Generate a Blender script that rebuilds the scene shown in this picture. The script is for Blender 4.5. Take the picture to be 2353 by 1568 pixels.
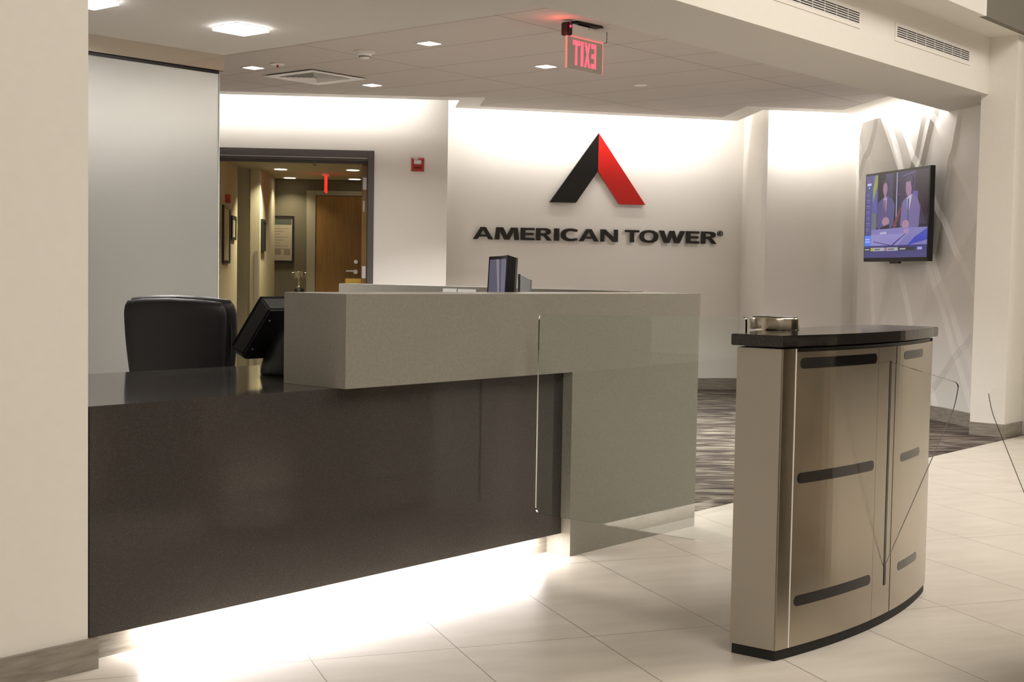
import bpy, bmesh, math, random
from mathutils import Vector, Matrix
random.seed(7)
for o in list(bpy.data.objects): bpy.data.objects.remove(o)
S = bpy.context.scene
COL = S.collection

# ------------------------------------------------------------------ camera
M = [[0.6476074, -0.7617833, 0.0170547], [-0.0280650, -0.0462137, -0.9985373], [0.7614572, 0.6461815, -0.0513078]]
F, CX, CY, CH = 3055.87, 1176.5, 784.0, 1.2
cd = bpy.data.cameras.new('camera'); cam = bpy.data.objects.new('camera', cd); COL.objects.link(cam)
cd.sensor_width = 36; cd.lens = F * 36 / 2353; cd.clip_start = .05; cd.clip_end = 100
R = Matrix((M[0], M[1], M[2])).transposed()
cam.matrix_world = Matrix.Translation((0, 0, CH)) @ (R @ Matrix(((1, 0, 0), (0, -1, 0), (0, 0, -1)))).to_4x4()
S.camera = cam

# ------------------------------------------------------------------ world, exposure
W = bpy.data.worlds.new('world'); S.world = W; W.use_nodes = True
W.node_tree.nodes['Background'].inputs[0].default_value = (1, .93, .82, 1)
W.node_tree.nodes['Background'].inputs[1].default_value = 0.05
S.view_settings.view_transform = 'Standard'; S.view_settings.look = 'None'
S.view_settings.gamma = 1; S.view_settings.use_curve_mapping = False
S.view_settings.exposure = 0.0

def area(name, loc, direc, sx, sy, energy, col=(1, .93, .82), xdir=None, parent=None, spread=math.pi):
    l = bpy.data.lights.new(name, 'AREA'); l.shape = 'RECTANGLE'; l.size = sx; l.size_y = sy
    l.energy = energy; l.color = col; l.spread = spread
    o = bpy.data.objects.new(name, l); COL.objects.link(o)
    z = -Vector(direc).normalized()
    x = Vector(xdir) if xdir else Vector((1, 0, 0))
    if abs(x.normalized().dot(z)) > .99: x = Vector((0, 1, 0))
    x = (x - z * x.dot(z)).normalized(); y = z.cross(x)
    m = Matrix((x, y, z)).transposed().to_4x4(); m.translation = Vector(loc)
    o.matrix_world = m
    if parent: o.parent = parent; o.matrix_parent_inverse = Matrix.Translation(parent.location).inverted()
    return o

WARM = (1, .93, .85); NEUT = (1, .97, .94); COOL = (1, .96, .92)
# lobby lamps in the high ceiling behind and above the camera
for i, (x, y, sx, sy, e) in enumerate([(1.5, -1.5, 3, 2, 170), (6.5, 0.6, 3.5, 2, 205), (11.5, 0.0, 3.5, 2, 160)]):
    area('lobby_lamp', (x, y, 4.86), (0, 0, -1), sx, sy, e, WARM)

# ------------------------------------------------------------------ pixel to plane helpers (rays through the lens onto real planes)
def ray(q):
    v = Vector(((q[0] - CX) / F, (q[1] - CY) / F, 1)); return R @ v
C0 = Vector((0, 0, CH))
def onpl(q, P0, n):
    d = ray(q); P0 = Vector(P0); n = Vector(n); return C0 + d * ((P0 - C0).dot(n) / d.dot(n))
def onz(q, z): return onpl(q, (0, 0, z), (0, 0, 1))
def onx(q, x): return onpl(q, (x, 0, 0), (1, 0, 0))
def ony(q, y): return onpl(q, (0, y, 0), (0, 1, 0))

# ------------------------------------------------------------------ materials
MATS = {}
def mat(name, col, rough=.5, metal=0, spec=.5, emit=None, estr=0, trans=0, ior=1.45, aniso=0, coat=0):
    m = bpy.data.materials.new(name); m.use_nodes = True; b = m.node_tree.nodes['Principled BSDF']
    b.inputs['Base Color'].default_value = (*col, 1); b.inputs['Roughness'].default_value = rough
    b.inputs['Metallic'].default_value = metal; b.inputs['Specular IOR Level'].default_value = spec
    b.inputs['Transmission Weight'].default_value = trans; b.inputs['IOR'].default_value = ior
    b.inputs['Anisotropic'].default_value = aniso; b.inputs['Coat Weight'].default_value = coat
    if emit: b.inputs['Emission Color'].default_value = (*emit, 1); b.inputs['Emission Strength'].default_value = estr
    MATS[name] = m; return m
def nt(m): return m.node_tree.nodes, m.node_tree.links, m.node_tree.nodes['Principled BSDF']
def noise_col(m, scale, c1, c2, lo=.4, hi=.6, detail=4, mapscale=(1, 1, 1), rot=0, bump=0, bdist=.001):
    N, L, b = nt(m)
    g = N.new('ShaderNodeNewGeometry'); mp = N.new('ShaderNodeMapping'); L.new(g.outputs['Position'], mp.inputs[0])
    mp.vector_type = 'TEXTURE'; mp.inputs['Scale'].default_value = [1 / s for s in mapscale]; mp.inputs['Rotation'].default_value = (0, 0, rot)
    n = N.new('ShaderNodeTexNoise'); n.inputs['Scale'].default_value = scale; n.inputs['Detail'].default_value = detail; L.new(mp.outputs[0], n.inputs['Vector'])
    r = N.new('ShaderNodeValToRGB'); r.color_ramp.elements[0].position = lo; r.color_ramp.elements[1].position = hi
    r.color_ramp.elements[0].color = (*c1, 1); r.color_ramp.elements[1].color = (*c2, 1)
    L.new(n.outputs[0], r.inputs[0]); L.new(r.outputs[0], b.inputs['Base Color'])
    if bump:
        bp = N.new('ShaderNodeBump'); bp.inputs['Strength'].default_value = bump; bp.inputs['Distance'].default_value = bdist
        L.new(n.outputs[0], bp.inputs['Height']); L.new(bp.outputs[0], b.inputs['Normal'])
    return n, r
paint = mat('warm_white_paint', (.74, .70, .63), .55, spec=.3); noise_col(paint, 25, (.795, .765, .705), (.805, .775, .715))
white = mat('white_paint', (.85, .82, .77), .55, spec=.3)
soff = mat('soffit_paint', (.70, .675, .63), .7, spec=.2)
tilem = mat('acoustic_tile', (.62, .57, .53), .9, spec=.1); noise_col(tilem, 300, (.64, .60, .565), (.71, .665, .625), .35, .65, bump=.1)
dark = mat('dark_quartz', (.03, .026, .023), .09, spec=.5)
noise_col(dark, 480, (.046, .041, .037), (.10, .09, .081), .5, .8, detail=3)
grey = mat('grey_concrete_laminate', (.24, .225, .19), .28, spec=.35)
n_, r_ = noise_col(grey, 130, (.235, .222, .185), (.285, .268, .23), .3, .7, detail=10)
base = mat('baseboard_vinyl', (.19, .17, .14), .45)
noise_col(base, 14, (.20, .175, .145), (.33, .30, .25), .3, .7, detail=8, mapscale=(.6, .6, 5))
steel = mat('brushed_steel', (.47, .425, .355), .20, 1, aniso=.85)
def brush(m, sx, sz, lo, hi, bump=.02):
    N, L, b = nt(m)
    g = N.new('ShaderNodeNewGeometry'); mp = N.new('ShaderNodeMapping'); L.new(g.outputs['Position'], mp.inputs[0])
    mp.inputs['Scale'].default_value = (sx, sx, sz)
    n = N.new('ShaderNodeTexNoise'); n.inputs['Scale'].default_value = 1; n.inputs['Detail'].default_value = 5; L.new(mp.outputs[0], n.inputs['Vector'])
    r = N.new('ShaderNodeMapRange'); r.inputs['To Min'].default_value = lo; r.inputs['To Max'].default_value = hi
    if bump: L.new(n.outputs[0], r.inputs['Value']); L.new(r.outputs[0], b.inputs['Roughness'])
    t = N.new('ShaderNodeTangent'); t.axis = 'Z'; t.direction_type = 'RADIAL'; b.inputs['Anisotropic Rotation'].default_value = .25; L.new(t.outputs[0], b.inputs['Tangent'])
    bp = N.new('ShaderNodeBump'); bp.inputs['Strength'].default_value = bump; bp.inputs['Distance'].default_value = .0005
    L.new(n.outputs[0], bp.inputs['Height']); L.new(bp.outputs[0], b.inputs['Normal'])
brush(steel, 4, 1500, .26, .29, 0)
satin = mat('satin_steel', (.47, .44, .39), .45, 1); brush(satin, 4, 1500, .43, .46, 0)
chrome = mat('polished_steel', (.75, .72, .68), .15, 1)
mirror = mat('polished_header', (.78, .72, .63), .06, 1)
blackpl = mat('black_plastic', (.012, .012, .012), .35)
blackgl = mat('black_window', (.008, .008, .008), .06, spec=.6)
rubber = mat('black_base', (.01, .009, .009), .6)
leather = mat('black_leather', (.013, .012, .013), .42, spec=.4); noise_col(leather, 500, (.011, .010, .011), (.016, .015, .016), bump=.15)
slabm = mat('black_granite', (.022, .019, .018), .07, spec=.6); noise_col(slabm, 300, (.016, .014, .013), (.05, .045, .042), .5, .8)
glass = mat('clear_glass', (.93, .975, .95), .0, trans=1, ior=1.5)
glassw = mat('clear_glass_thin', (.985, .995, .985), .0, trans=1, ior=1.45)
glassedge = mat('glass_edge', (.75, .82, .78), .15, spec=.6, trans=.5)
frost = mat('frosted_glass', (.34, .345, .33), .35, spec=.35)
N, L, b = nt(frost); tr = N.new('ShaderNodeBsdfRefraction'); tr.inputs['Color'].default_value = (1, 1, .98, 1); tr.inputs['Roughness'].default_value = .8; tr.inputs['IOR'].default_value = 1.12
mx = N.new('ShaderNodeMixShader'); mx.inputs[0].default_value = .75; L.new(b.outputs[0], mx.inputs[1]); L.new(tr.outputs[0], mx.inputs[2]); L.new(mx.outputs[0], N['Material Output'].inputs[0])
redp = mat('red_acrylic', (.45, .014, .011), .22, spec=.5)
blackac = mat('black_acrylic', (.008, .007, .007), .2, spec=.5)
letterm = mat('black_lettering', (.014, .013, .012), .4)
redpl = mat('red_plastic', (.45, .03, .02), .3)
lens = mat('strobe_lens', (.85, .85, .85), .12, spec=.8)
frame = mat('door_frame_paint', (.105, .092, .088), .45)
wood = mat('maple_veneer', (.45, .26, .10), .4); noise_col(wood, 6, (.25, .13, .035), (.33, .18, .052), .3, .7, detail=6, mapscale=(8, 8, .6))
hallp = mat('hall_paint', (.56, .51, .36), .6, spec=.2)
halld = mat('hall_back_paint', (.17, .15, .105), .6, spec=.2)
hallf = mat('hall_frame_paint', (.36, .33, .25), .5)
brass = mat('brass', (.75, .50, .12), .25, 1)
paper = mat('white_paper', (.85, .84, .83), .7)
poster = mat('poster_paper', (.42, .37, .28), .6); posterg = mat('poster_header', (.08, .09, .075), .6); postert = mat('poster_text', (.25, .21, .16), .6)
white_m = mat('white_metal', (.92, .91, .89), .4)
ventd = mat('vent_dark', (.055, .05, .045), .6)
alu = mat('aluminium', (.90, .88, .86), .4, 0)
relief = mat('relief_white', (.85, .83, .79), .5, spec=.35)
bulk = mat('bulkhead_grey', (.17, .155, .125), .6)
darkwood = mat('dark_wood_wall', (.05, .035, .022), .5)
lensw = mat('lamp_lens', (.9, .9, .9), .4, emit=(1, .98, .97), estr=14)
lenss = mat('small_lamp_lens', (.9, .9, .9), .4, emit=(1, .97, .93), estr=6)
lensh = mat('hall_lamp_lens', (.9, .9, .9), .4, emit=(1, .93, .75), estr=4)
led = mat('led_strip', (.9, .9, .9), .4, emit=(1, .95, .9), estr=3)
redglow = mat('exit_letter_red', (.9, .15, .2), .4, emit=(1, .16, .24), estr=.85)
rededge = mat('exit_edge_red', (.9, .3, .3), .3, emit=(1, .28, .25), estr=.55)
acry = mat('exit_acrylic', (.75, .70, .65), .25, spec=.5, trans=.35)
reddot = mat('red_indicator', (.9, .05, .1), .3, emit=(1, .02, .1), estr=2.5)
hallred = mat('hall_exit_red', (.9, .05, .04), .3, emit=(1, .03, .02), estr=1.2)

# floor tile: rotated grid of joints
tile = mat('porcelain_tile', (.56, .51, .44), .33, spec=.4)
def build_tile():
    N, L, b = nt(tile)
    g = N.new('ShaderNodeNewGeometry'); mp = N.new('ShaderNodeMapping'); mp.vector_type = 'POINT'
    mp.inputs['Rotation'].default_value = (0, 0, math.radians(29.4)); L.new(g.outputs['Position'], mp.inputs[0])
    sp = N.new('ShaderNodeSeparateXYZ'); L.new(mp.outputs[0], sp.inputs[0])
    def math_(op, a, c=None):
        n = N.new('ShaderNodeMath'); n.operation = op
        for i, v in enumerate((a, c)):
            if v is None: continue
            if isinstance(v, (int, float)): n.inputs[i].default_value = v
            else: L.new(v, n.inputs[i])
        return n.outputs[0]
    def line(sock, off, size):
        f = math_('FRACT', math_('DIVIDE', math_('SUBTRACT', sock, off), size))
        d = math_('MULTIPLY', math_('ABSOLUTE', math_('SUBTRACT', f, .5)), size)  # distance from tile middle
        return math_('GREATER_THAN', d, size / 2 - .0022), math_('FLOOR', math_('DIVIDE', math_('SUBTRACT', sock, off), size))
    l1, i1 = line(sp.outputs[0], .363, .4705)
    l2, i2 = line(sp.outputs[1], 3.985 - 1.05 * 8, 1.05)
    j = math_('MAXIMUM', l1, l2)
    n = N.new('ShaderNodeTexNoise'); n.inputs['Scale'].default_value = 3; n.inputs['Detail'].default_value = 6
    mp2 = N.new('ShaderNodeMapping'); mp2.inputs['Scale'].default_value = (1, 3.5, 1); L.new(mp.outputs[0], mp2.inputs[0])
    cmb = N.new('ShaderNodeCombineXYZ'); L.new(math_('MULTIPLY', i1, 3.7), cmb.inputs[0]); L.new(math_('MULTIPLY', i2, 5.1), cmb.inputs[1])
    ad = N.new('ShaderNodeVectorMath'); L.new(mp2.outputs[0], ad.inputs[0]); L.new(cmb.outputs[0], ad.inputs[1]); L.new(ad.outputs[0], n.inputs['Vector'])
    r = N.new('ShaderNodeValToRGB'); r.color_ramp.elements[0].position = .3; r.color_ramp.elements[1].position = .7
    r.color_ramp.elements[0].color = (.55, .505, .44, 1); r.color_ramp.elements[1].color = (.635, .59, .52, 1); L.new(n.outputs[0], r.inputs[0])
    m = N.new('ShaderNodeMix'); m.data_type = 'RGBA'; L.new(j, m.inputs[0]); L.new(r.outputs[0], m.inputs[6]); m.inputs[7].default_value = (.27, .23, .185, 1)
    L.new(m.outputs[2], b.inputs['Base Color'])
build_tile()
carpet = mat('patterned_carpet', (.1, .09, .08), .95, spec=.05)
def build_carpet():
    N, L, b = nt(carpet)
    g = N.new('ShaderNodeNewGeometry'); mp = N.new('ShaderNodeMapping'); mp.vector_type = 'POINT'
    mp.inputs['Rotation'].default_value = (0, 0, math.radians(45)); L.new(g.outputs['Position'], mp.inputs[0])
    mp2 = N.new('ShaderNodeMapping'); mp2.inputs['Scale'].default_value = (2.0, 11, 1); L.new(mp.outputs[0], mp2.inputs[0])
    n = N.new('ShaderNodeTexNoise'); n.inputs['Scale'].default_value = 1.3; n.inputs['Detail'].default_value = 5; n.inputs['Distortion'].default_value = 1.2
    L.new(mp2.outputs[0], n.inputs['Vector'])
    r = N.new('ShaderNodeValToRGB'); e = r.color_ramp.elements; e[0].position = .36; e[0].color = (.045, .036, .032, 1); e[1].position = .66; e[1].color = (.25, .225, .185, 1)
    k = e.new(.5); k.color = (.10, .082, .07, 1); k = e.new(.56); k.color = (.17, .145, .12, 1)
    L.new(n.outputs[0], r.inputs[0]); L.new(r.outputs[0], b.inputs['Base Color'])
build_carpet()

# ------------------------------------------------------------------ mesh helpers
def finish(name, me, m, parent=None, smooth=False):
    o = bpy.data.objects.new(name, me); COL.objects.link(o)
    if m:
        for k in (m if isinstance(m, (list, tuple)) else [m]): me.materials.append(k)
    if smooth:
        for p in me.polygons: p.use_smooth = True
    if parent is not None:
        o.parent = parent; o.matrix_parent_inverse = Matrix.Translation(parent.location).inverted() if not parent.parent else Matrix.Identity(4)
        if parent.type == 'EMPTY' and not parent.parent:
            o.matrix_parent_inverse = (Matrix.Translation(parent.location) @ parent.rotation_euler.to_matrix().to_4x4()).inverted()
    return o
def bm_mesh(name, bm):
    me = bpy.data.meshes.new(name); bmesh.ops.recalc_face_normals(bm, faces=bm.faces); bm.to_mesh(me); bm.free(); return me
def thing(name, label, cat, loc=(0, 0, 0), group=None):
    o = bpy.data.objects.new(name, None); COL.objects.link(o); o.location = loc; o.empty_display_size = .1
    o['label'] = label; o['category'] = cat
    if group: o['group'] = group
    return o
def tag(o, label, cat, group=None):
    o['label'] = label; o['category'] = cat
    if group: o['group'] = group
    return o
def struct(o, label=None):
    o['kind'] = 'structure'
    if label: o['label'] = label
    return o
def box(name, a, c, m, parent=None, bevel=0, seg=2):
    bm = bmesh.new(); bmesh.ops.create_cube(bm, size=1)
    for v in bm.verts:
        v.co = Vector([(a[i] + c[i]) / 2 + v.co[i] * (c[i] - a[i]) for i in range(3)])
    if bevel: bmesh.ops.bevel(bm, geom=bm.edges[:], offset=bevel, segments=seg, affect='EDGES')
    return finish(name, bm_mesh(name, bm), m, parent)
def obox(name, org, ex, ey, ez, m, parent=None, bevel=0, seg=2):
    """box from a corner and three edge vectors"""
    org, ex, ey, ez = map(Vector, (org, ex, ey, ez)); bm = bmesh.new()
    vs = [bm.verts.new(org + ex * i + ey * j + ez * k) for k in (0, 1) for j in (0, 1) for i in (0, 1)]
    for f in ((0, 1, 3, 2), (4, 5, 7, 6), (0, 1, 5, 4), (2, 3, 7, 6), (0, 2, 6, 4), (1, 3, 7, 5)): bm.faces.new([vs[i] for i in f])
    if bevel: bmesh.ops.bevel(bm, geom=bm.edges[:], offset=bevel, segments=seg, affect='EDGES')
    return finish(name, bm_mesh(name, bm), m, parent)
def prism(name, pts, z0, z1, m, parent=None, bevel=0, smooth=False):
    bm = bmesh.new(); lo = [bm.verts.new((p[0], p[1], z0)) for p in pts]; hi = [bm.verts.new((p[0], p[1], z1)) for p in pts]
    bm.faces.new(lo[::-1]); bm.faces.new(hi); n = len(pts)
    for i in range(n): bm.faces.new((lo[i], lo[(i + 1) % n], hi[(i + 1) % n], hi[i]))
    bmesh.ops.recalc_face_normals(bm, faces=bm.faces)
    if bevel: bmesh.ops.bevel(bm, geom=[e for e in bm.edges if abs(e.verts[0].co.z - e.verts[1].co.z) < 1e-6], offset=bevel, segments=2, affect='EDGES')
    return finish(name, bm_mesh(name, bm), m, parent)
def cyl(name, p0, p1, r0, r1, m, parent=None, n=32, smooth=True, bevel=0):
    p0, p1 = Vector(p0), Vector(p1); d = p1 - p0; bm = bmesh.new()
    bmesh.ops.create_cone(bm, cap_ends=True, segments=n, radius1=r0, radius2=r1, depth=d.length)
    if bevel: bmesh.ops.bevel(bm, geom=[e for e in bm.edges if abs(e.verts[0].co.z - e.verts[1].co.z) < 1e-6], offset=bevel, segments=2, affect='EDGES')
    q = d.to_track_quat('Z', 'Y').to_matrix().to_4x4(); bm.transform(Matrix.Translation((p0 + p1) / 2) @ q)
    o = finish(name, bm_mesh(name, bm), m, parent)
    if smooth:
        for p in o.data.polygons: p.use_smooth = len(p.vertices) == 4
    return o
def lathe(name, prof, loc, m, parent=None, n=40):
    bm = bmesh.new(); rings = []
    for r, z in prof: rings.append([bm.verts.new((loc[0] + r * math.cos(2 * math.pi * i / n), loc[1] + r * math.sin(2 * math.pi * i / n), loc[2] + z)) for i in range(n)])
    for a, b_ in zip(rings, rings[1:]):
        for i in range(n): bm.faces.new((a[i], a[(i + 1) % n], b_[(i + 1) % n], b_[i]))
    bm.faces.new(rings[0][::-1]); bm.faces.new(rings[-1])
    return finish(name, bm_mesh(name, bm), m, parent, smooth=True)
def quad(name, pts, m, parent=None):
    me = bpy.data.meshes.new(name); me.from_pydata([tuple(p) for p in pts], [], [tuple(range(len(pts)))]); return finish(name, me, m, parent)
def poly(name, loops, org, ex, ey, depth, m, parent=None, bevel=0):
    """loops of (u,v) filled with even-odd holes, extruded towards ex x ey from the plane at org"""
    cu = bpy.data.curves.new(name, 'CURVE'); cu.dimensions = '2D'; cu.fill_mode = 'BOTH'; cu.extrude = depth / 2; cu.bevel_depth = bevel
    for lp in loops:
        s = cu.splines.new('POLY'); s.points.add(len(lp) - 1); s.use_cyclic_u = True
        for i, (u, v) in enumerate(lp): s.points[i].co = (u, v, 0, 1)
    t = bpy.data.objects.new('tmp', cu); COL.objects.link(t)
    dg = bpy.context.evaluated_depsgraph_get(); me = bpy.data.meshes.new_from_object(t.evaluated_get(dg)); me.name = name
    bpy.data.objects.remove(t); me.materials.clear()
    ex, ey = Vector(ex).normalized(), Vector(ey).normalized(); ez = ex.cross(ey)
    mm = Matrix((ex, ey, ez)).transposed().to_4x4(); mm.translation = Vector(org) + ez * depth / 2
    me.transform(mm); me.shade_flat(); return finish(name, me, m, parent)
def wallface(name, p, q, z0, z1, thick, m, label=None):
    """upright wall slab whose front runs p->q, thickness to the left of p->q"""
    p, q = Vector((*p[:2], 0)), Vector((*q[:2], 0)); d = (q - p).normalized(); n = Vector((-d.y, d.x, 0))
    return struct(obox(name, p + Vector((0, 0, z0)), q - p, n * thick, (0, 0, z1 - z0), m), label)

ZT, ZS, ZC = 2.80, 2.624, 3.055       # tile ceiling, soffit, lobby ceiling strip
# ------------------------------------------------------------------ floors
struct(box('floor', (-5, -7, -.10), (16, 16, 0), tile), 'large pale porcelain floor tiles')
struct(prism('floor.001', [(5.42, 3.63), (5.42, 6.2), (3.2, 6.2), (3.2, 14.5), (16, 14.5), (16, 3.63)], .0005, .004, carpet), 'dark carpet with pale streaks')

# ------------------------------------------------------------------ wall directions
dn = Vector((.714, .70, 0)).normalized(); e1 = Vector((.70, -.714, 0)).normalized(); dP = Vector((9.32, 8.77, 0))     # door wall
ln = Vector((.590, .807, 0)).normalized(); l1 = Vector((.807, -.590, 0)).normalized(); lP = Vector((10.93, 8.33, 0))   # logo wall
wn = Vector((.639, .769, 0)).normalized(); w1 = Vector((.769, -.639, 0)).normalized(); wP = Vector((11.67, 6.56, 0))   # right wall
fd = Vector((.61, .79, 0)).normalized(); fn = Vector((-.79, .61, 0)).normalized(); fP = Vector((11.038, 4.645, 0))      # relief wall, fn faces the desk

ZH = 3.15
# door wall: opening from u=-2.35 to u=-.745, head at 2.26
uL, uR, zD = -2.42, -.72, 2.26
def du(u, d=0, z=0): return dP + e1 * u + dn * d + Vector((0, 0, z))
struct(obox('wall_back', du(-6.5), e1 * (uL + 6.5), dn * .15, (0, 0, ZH), white))
struct(obox('wall_back.001', du(uR), e1 * (.012 - uR), dn * .15, (0, 0, ZH), white))
struct(obox('wall_back.002', du(uL, 0, zD), e1 * (uR - uL), dn * .15, (0, 0, ZH - zD), white))
lo = onpl((1026, 653), lP, ln); lr = onpl((1711, 260), lP, ln); lr.z = 0
struct(obox('wall_back.003', du(.012, .15) - e1 * .14, e1 * .14, dn * .45, (0, 0, ZH), white))   # return of the niche
struct(obox('wall_back.004', lr - l1 * 3.4, l1 * 3.4, ln * .15, (0, 0, ZH), white), 'white wall that carries the company logo')
wl = onpl((1767, 253), wP, wn); wl.z = 0
struct(prism('wall_back.005', [tuple(lr)[:2], tuple(lr + ln * .15 + l1 * .1)[:2], tuple(wl + wn * .6 + w1 * .2)[:2], tuple(wl)[:2]], 0, ZH, white))
wr = onpl((1935, 262), wP, wn); wr.z = 0
struct(obox('wall_back.006', wl + w1 * .001, (wr - wl) + w1 * .4, wn * .15, (0, 0, ZH), white))
# plain wall behind relief panel, fn facing
pb = wr.copy()
struct(obox('wall_right', pb - fn * .17, -fd * 3.4, -fn * .15, (0, 0, ZH), white))
def foot(name, p, q, h, th=.012, off=0):
    p, q = Vector((*p[:2], 0)), Vector((*q[:2], 0)); d = (q - p).normalized(); n = Vector((d.y, -d.x, 0))
    return struct(obox(name, p + n * (.0005 + off), q - p, n * th, (0, 0, h), base))
foot('baseboard_back', du(uR + .06), du(.012), .12)
foot('baseboard_back.001', lr - l1 * 3.0, lr, .12)
foot('baseboard_back.002', wl, wr, .12)

# door frame around the opening (u,z profile)
D = thing('door_frame', 'dark grey painted metal frame around the open hallway doorway', 'door frame', du((uL + uR) / 2))
for k, (u0, u1, z0, z1) in enumerate([(-.745, -.685, 0, 2.335), (uL - .06, uL, 0, 2.335)]):
    obox('jamb', du(u0, -.018, z0), e1 * (u1 - u0), dn * .017, (0, 0, z1 - z0), frame, D, .003)
obox('head', du(uL, -.018, 2.268), e1 * (-.745 - uL), dn * .017, (0, 0, .067), frame, D, .003)
for (u0, u1) in ((-.745, -.7205), (uL + .0005, uL + .03)):
    obox('jamb_return', du(u0, .0, 0), e1 * (u1 - u0), dn * .16, (0, 0, 2.259), frame, D)
obox('head_stop', du(uL + .03, .0, 2.235), e1 * (-.75 - uL - .03), dn * .06, (0, 0, .024), frame, D)
obox('head_stop', du(uL + .03, .075, 2.215), e1 * (-.75 - uL - .03), dn * .05, (0, 0, .044), frame, D)

# ------------------------------------------------------------------ hallway
def hp(q, d): return onpl(q, dP + dn * d, dn)
ZHC = 2.32; dB = 4.0
struct(obox('ceiling.003', du(-3.2, .151, ZHC), e1 * 3.19, dn * (dB + .2), (0, 0, .1), hallp))
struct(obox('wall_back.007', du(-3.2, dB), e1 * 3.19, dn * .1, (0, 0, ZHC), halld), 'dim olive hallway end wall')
struct(obox('wall_left.001', du(-2.32, .17), e1 * .06, dn * 2.0, (0, 0, ZHC), hallp))
struct(obox('wall_left.002', du(-2.62, 2.45), e1 * .47, dn * .08, (0, 0, ZHC), hallp))
struct(obox('wall_left.003', du(-2.147, 2.4), e1 * .107, dn * 1.6, (0, 0, ZHC), hallp), 'cream hallway pillar')
struct(obox('wall_right.001', du(-.10, .15), e1 * .08, dn * (dB - .15), (0, 0, ZHC), hallp))
# corner guard on pillar
g0 = hp((585, 577), 2.398); g1_ = hp((593, 577), 2.398)
tag(obox('corner_guard', (g0.x, g0.y, 0.1), (g1_ - g0).normalized() * .036, dn * -.003 + e1 * 0, (0, 0, g0.z - .1), satin), 'steel corner guard strip on the cream hallway pillar', 'corner guard')
# hall door at the end
a0 = hp((727, 449), dB - .02); a1 = hp((828, 449), dB - .02); ua = (a0 - dP).dot(e1); ub = ua + .93
hd = thing('door_2', 'closed maple veneer door at the far end of the hallway', 'door', du((ua + ub) / 2, dB)); hd['kind'] = 'structure'
obox('door_leaf', du(ua, dB - .02, .005), e1 * (ub - ua), dn * .019, (0, 0, a0.z - .01), wood, hd); hleaf = hd.children[0]
obox('frame', du(ua - .12, dB - .03, 0), e1 * .115, dn * .029, (0, 0, a0.z + .06), hallf, hd, .004)
obox('frame', du(ub + .005, dB - .03, 0), e1 * .115, dn * .029, (0, 0, a0.z + .06), hallf, hd, .004)
obox('frame', du(ua - .005, dB - .03, a0.z), e1 * (ub - ua + .01), dn * .029, (0, 0, .06), hallf, hd, .004)
k0 = hp((818, 602), dB - .021); cyl('deadbolt', k0, k0 - dn * .03, .028, .024, chrome, hleaf)
k1 = hp((817, 625), dB - .021); cyl('handle_rose', k1, k1 - dn * .02, .03, .028, chrome, hleaf); obox('handle', k1 - dn * .05 - e1 * .12, e1 * .13, dn * .015, (0, 0, .018), chrome, hleaf, .004)
# framed poster on end wall
def framed(name, label, org, ex, ez, nn, w, h, fw=.022, pm=None):
    """frame standing proud of the wall towards nn; org lower corner"""
    t = thing(name, label, 'picture', org)
    org = Vector(org) + nn * .002; ex = Vector(ex).normalized()
    Z = Vector((0, 0, 1))
    obox('backing', org + ex * fw + Z * fw, ex * (w - 2 * fw), nn * .012, Z * (h - 2 * fw), pm or poster, t)
    for (x0, x1, z0, z1) in ((0, fw, 0, h), (w - fw, w, 0, h), (fw, w - fw, 0, fw), (fw, w - fw, h - fw, h)):
        obox('frame_bar', org + ex * x0 + Z * z0, ex * (x1 - x0), nn * .022, Z * (z1 - z0), blackpl, t)
    return t
b0 = hp((600, 602), dB); b1 = hp((676, 497), dB); wpos = (b1 - b0).dot(e1); hpos = b1.z - b0.z
t = framed('framed_poster', 'large black framed notice poster on the dark hallway end wall', b0, e1, 1, -dn, wpos, hpos)
bk_ = t.children[0]
obox('poster_heading', b0 - dn * .0145 + e1 * .03 + Vector((0, 0, hpos - .11)), e1 * (wpos - .06), dn * .0005, (0, 0, .08), posterg, bk_)
for r in range(9):
    zz = hpos - .16 - r * .036
    obox('text_line', b0 - dn * .0145 + e1 * .05 + Vector((0, 0, zz)), e1 * (wpos - .12 - .05 * (r % 3)), dn * .0005, (0, 0, .007), postert, bk_)
for c in range(3): obox('text_block', b0 - dn * .0145 + e1 * (.05 + c * .115) + Vector((0, 0, .09)), e1 * .08, dn * .0005, (0, 0, .08), postert, bk_)
# pictures on left hall wall (plane u=-2.26) and on the pillar side (u=-2.04)
def hu(q, u): return onpl(q, dP + e1 * u, e1)
for nm, lab, q0, q1, u in (('framed_picture', 'tall dark framed picture on the cream hallway wall nearest the doorway', (509, 605), (525, 476), -2.26),
                           ('framed_picture', 'small dark framed picture beyond the tall one on the cream hallway wall', (529, 551), (539, 498), -2.26),
                           ('framed_picture', 'dark framed picture seen edge on at the side of the cream hallway pillar', (598.5, 577), (607, 506), -2.04)):
    A = hu(q0, u); B = hu(q1, u); w = (B - A).dot(dn); 
    w = max(.12, min(w, 1.0))
    framed(nm, lab, (A.x, A.y, A.z), dn, 1, e1, w, B.z - A.z, .03, pm=(hallp if u < -2.1 else blackpl))
A = hu((519, 466), -2.26); tag(obox('fire_alarm', A + e1 * .001 - dn * .05, dn * .12, e1 * .05, (0, 0, .085), redpl, None, .006), 'small red fire alarm box above the framed picture in the hallway', 'fire alarm')
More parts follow.
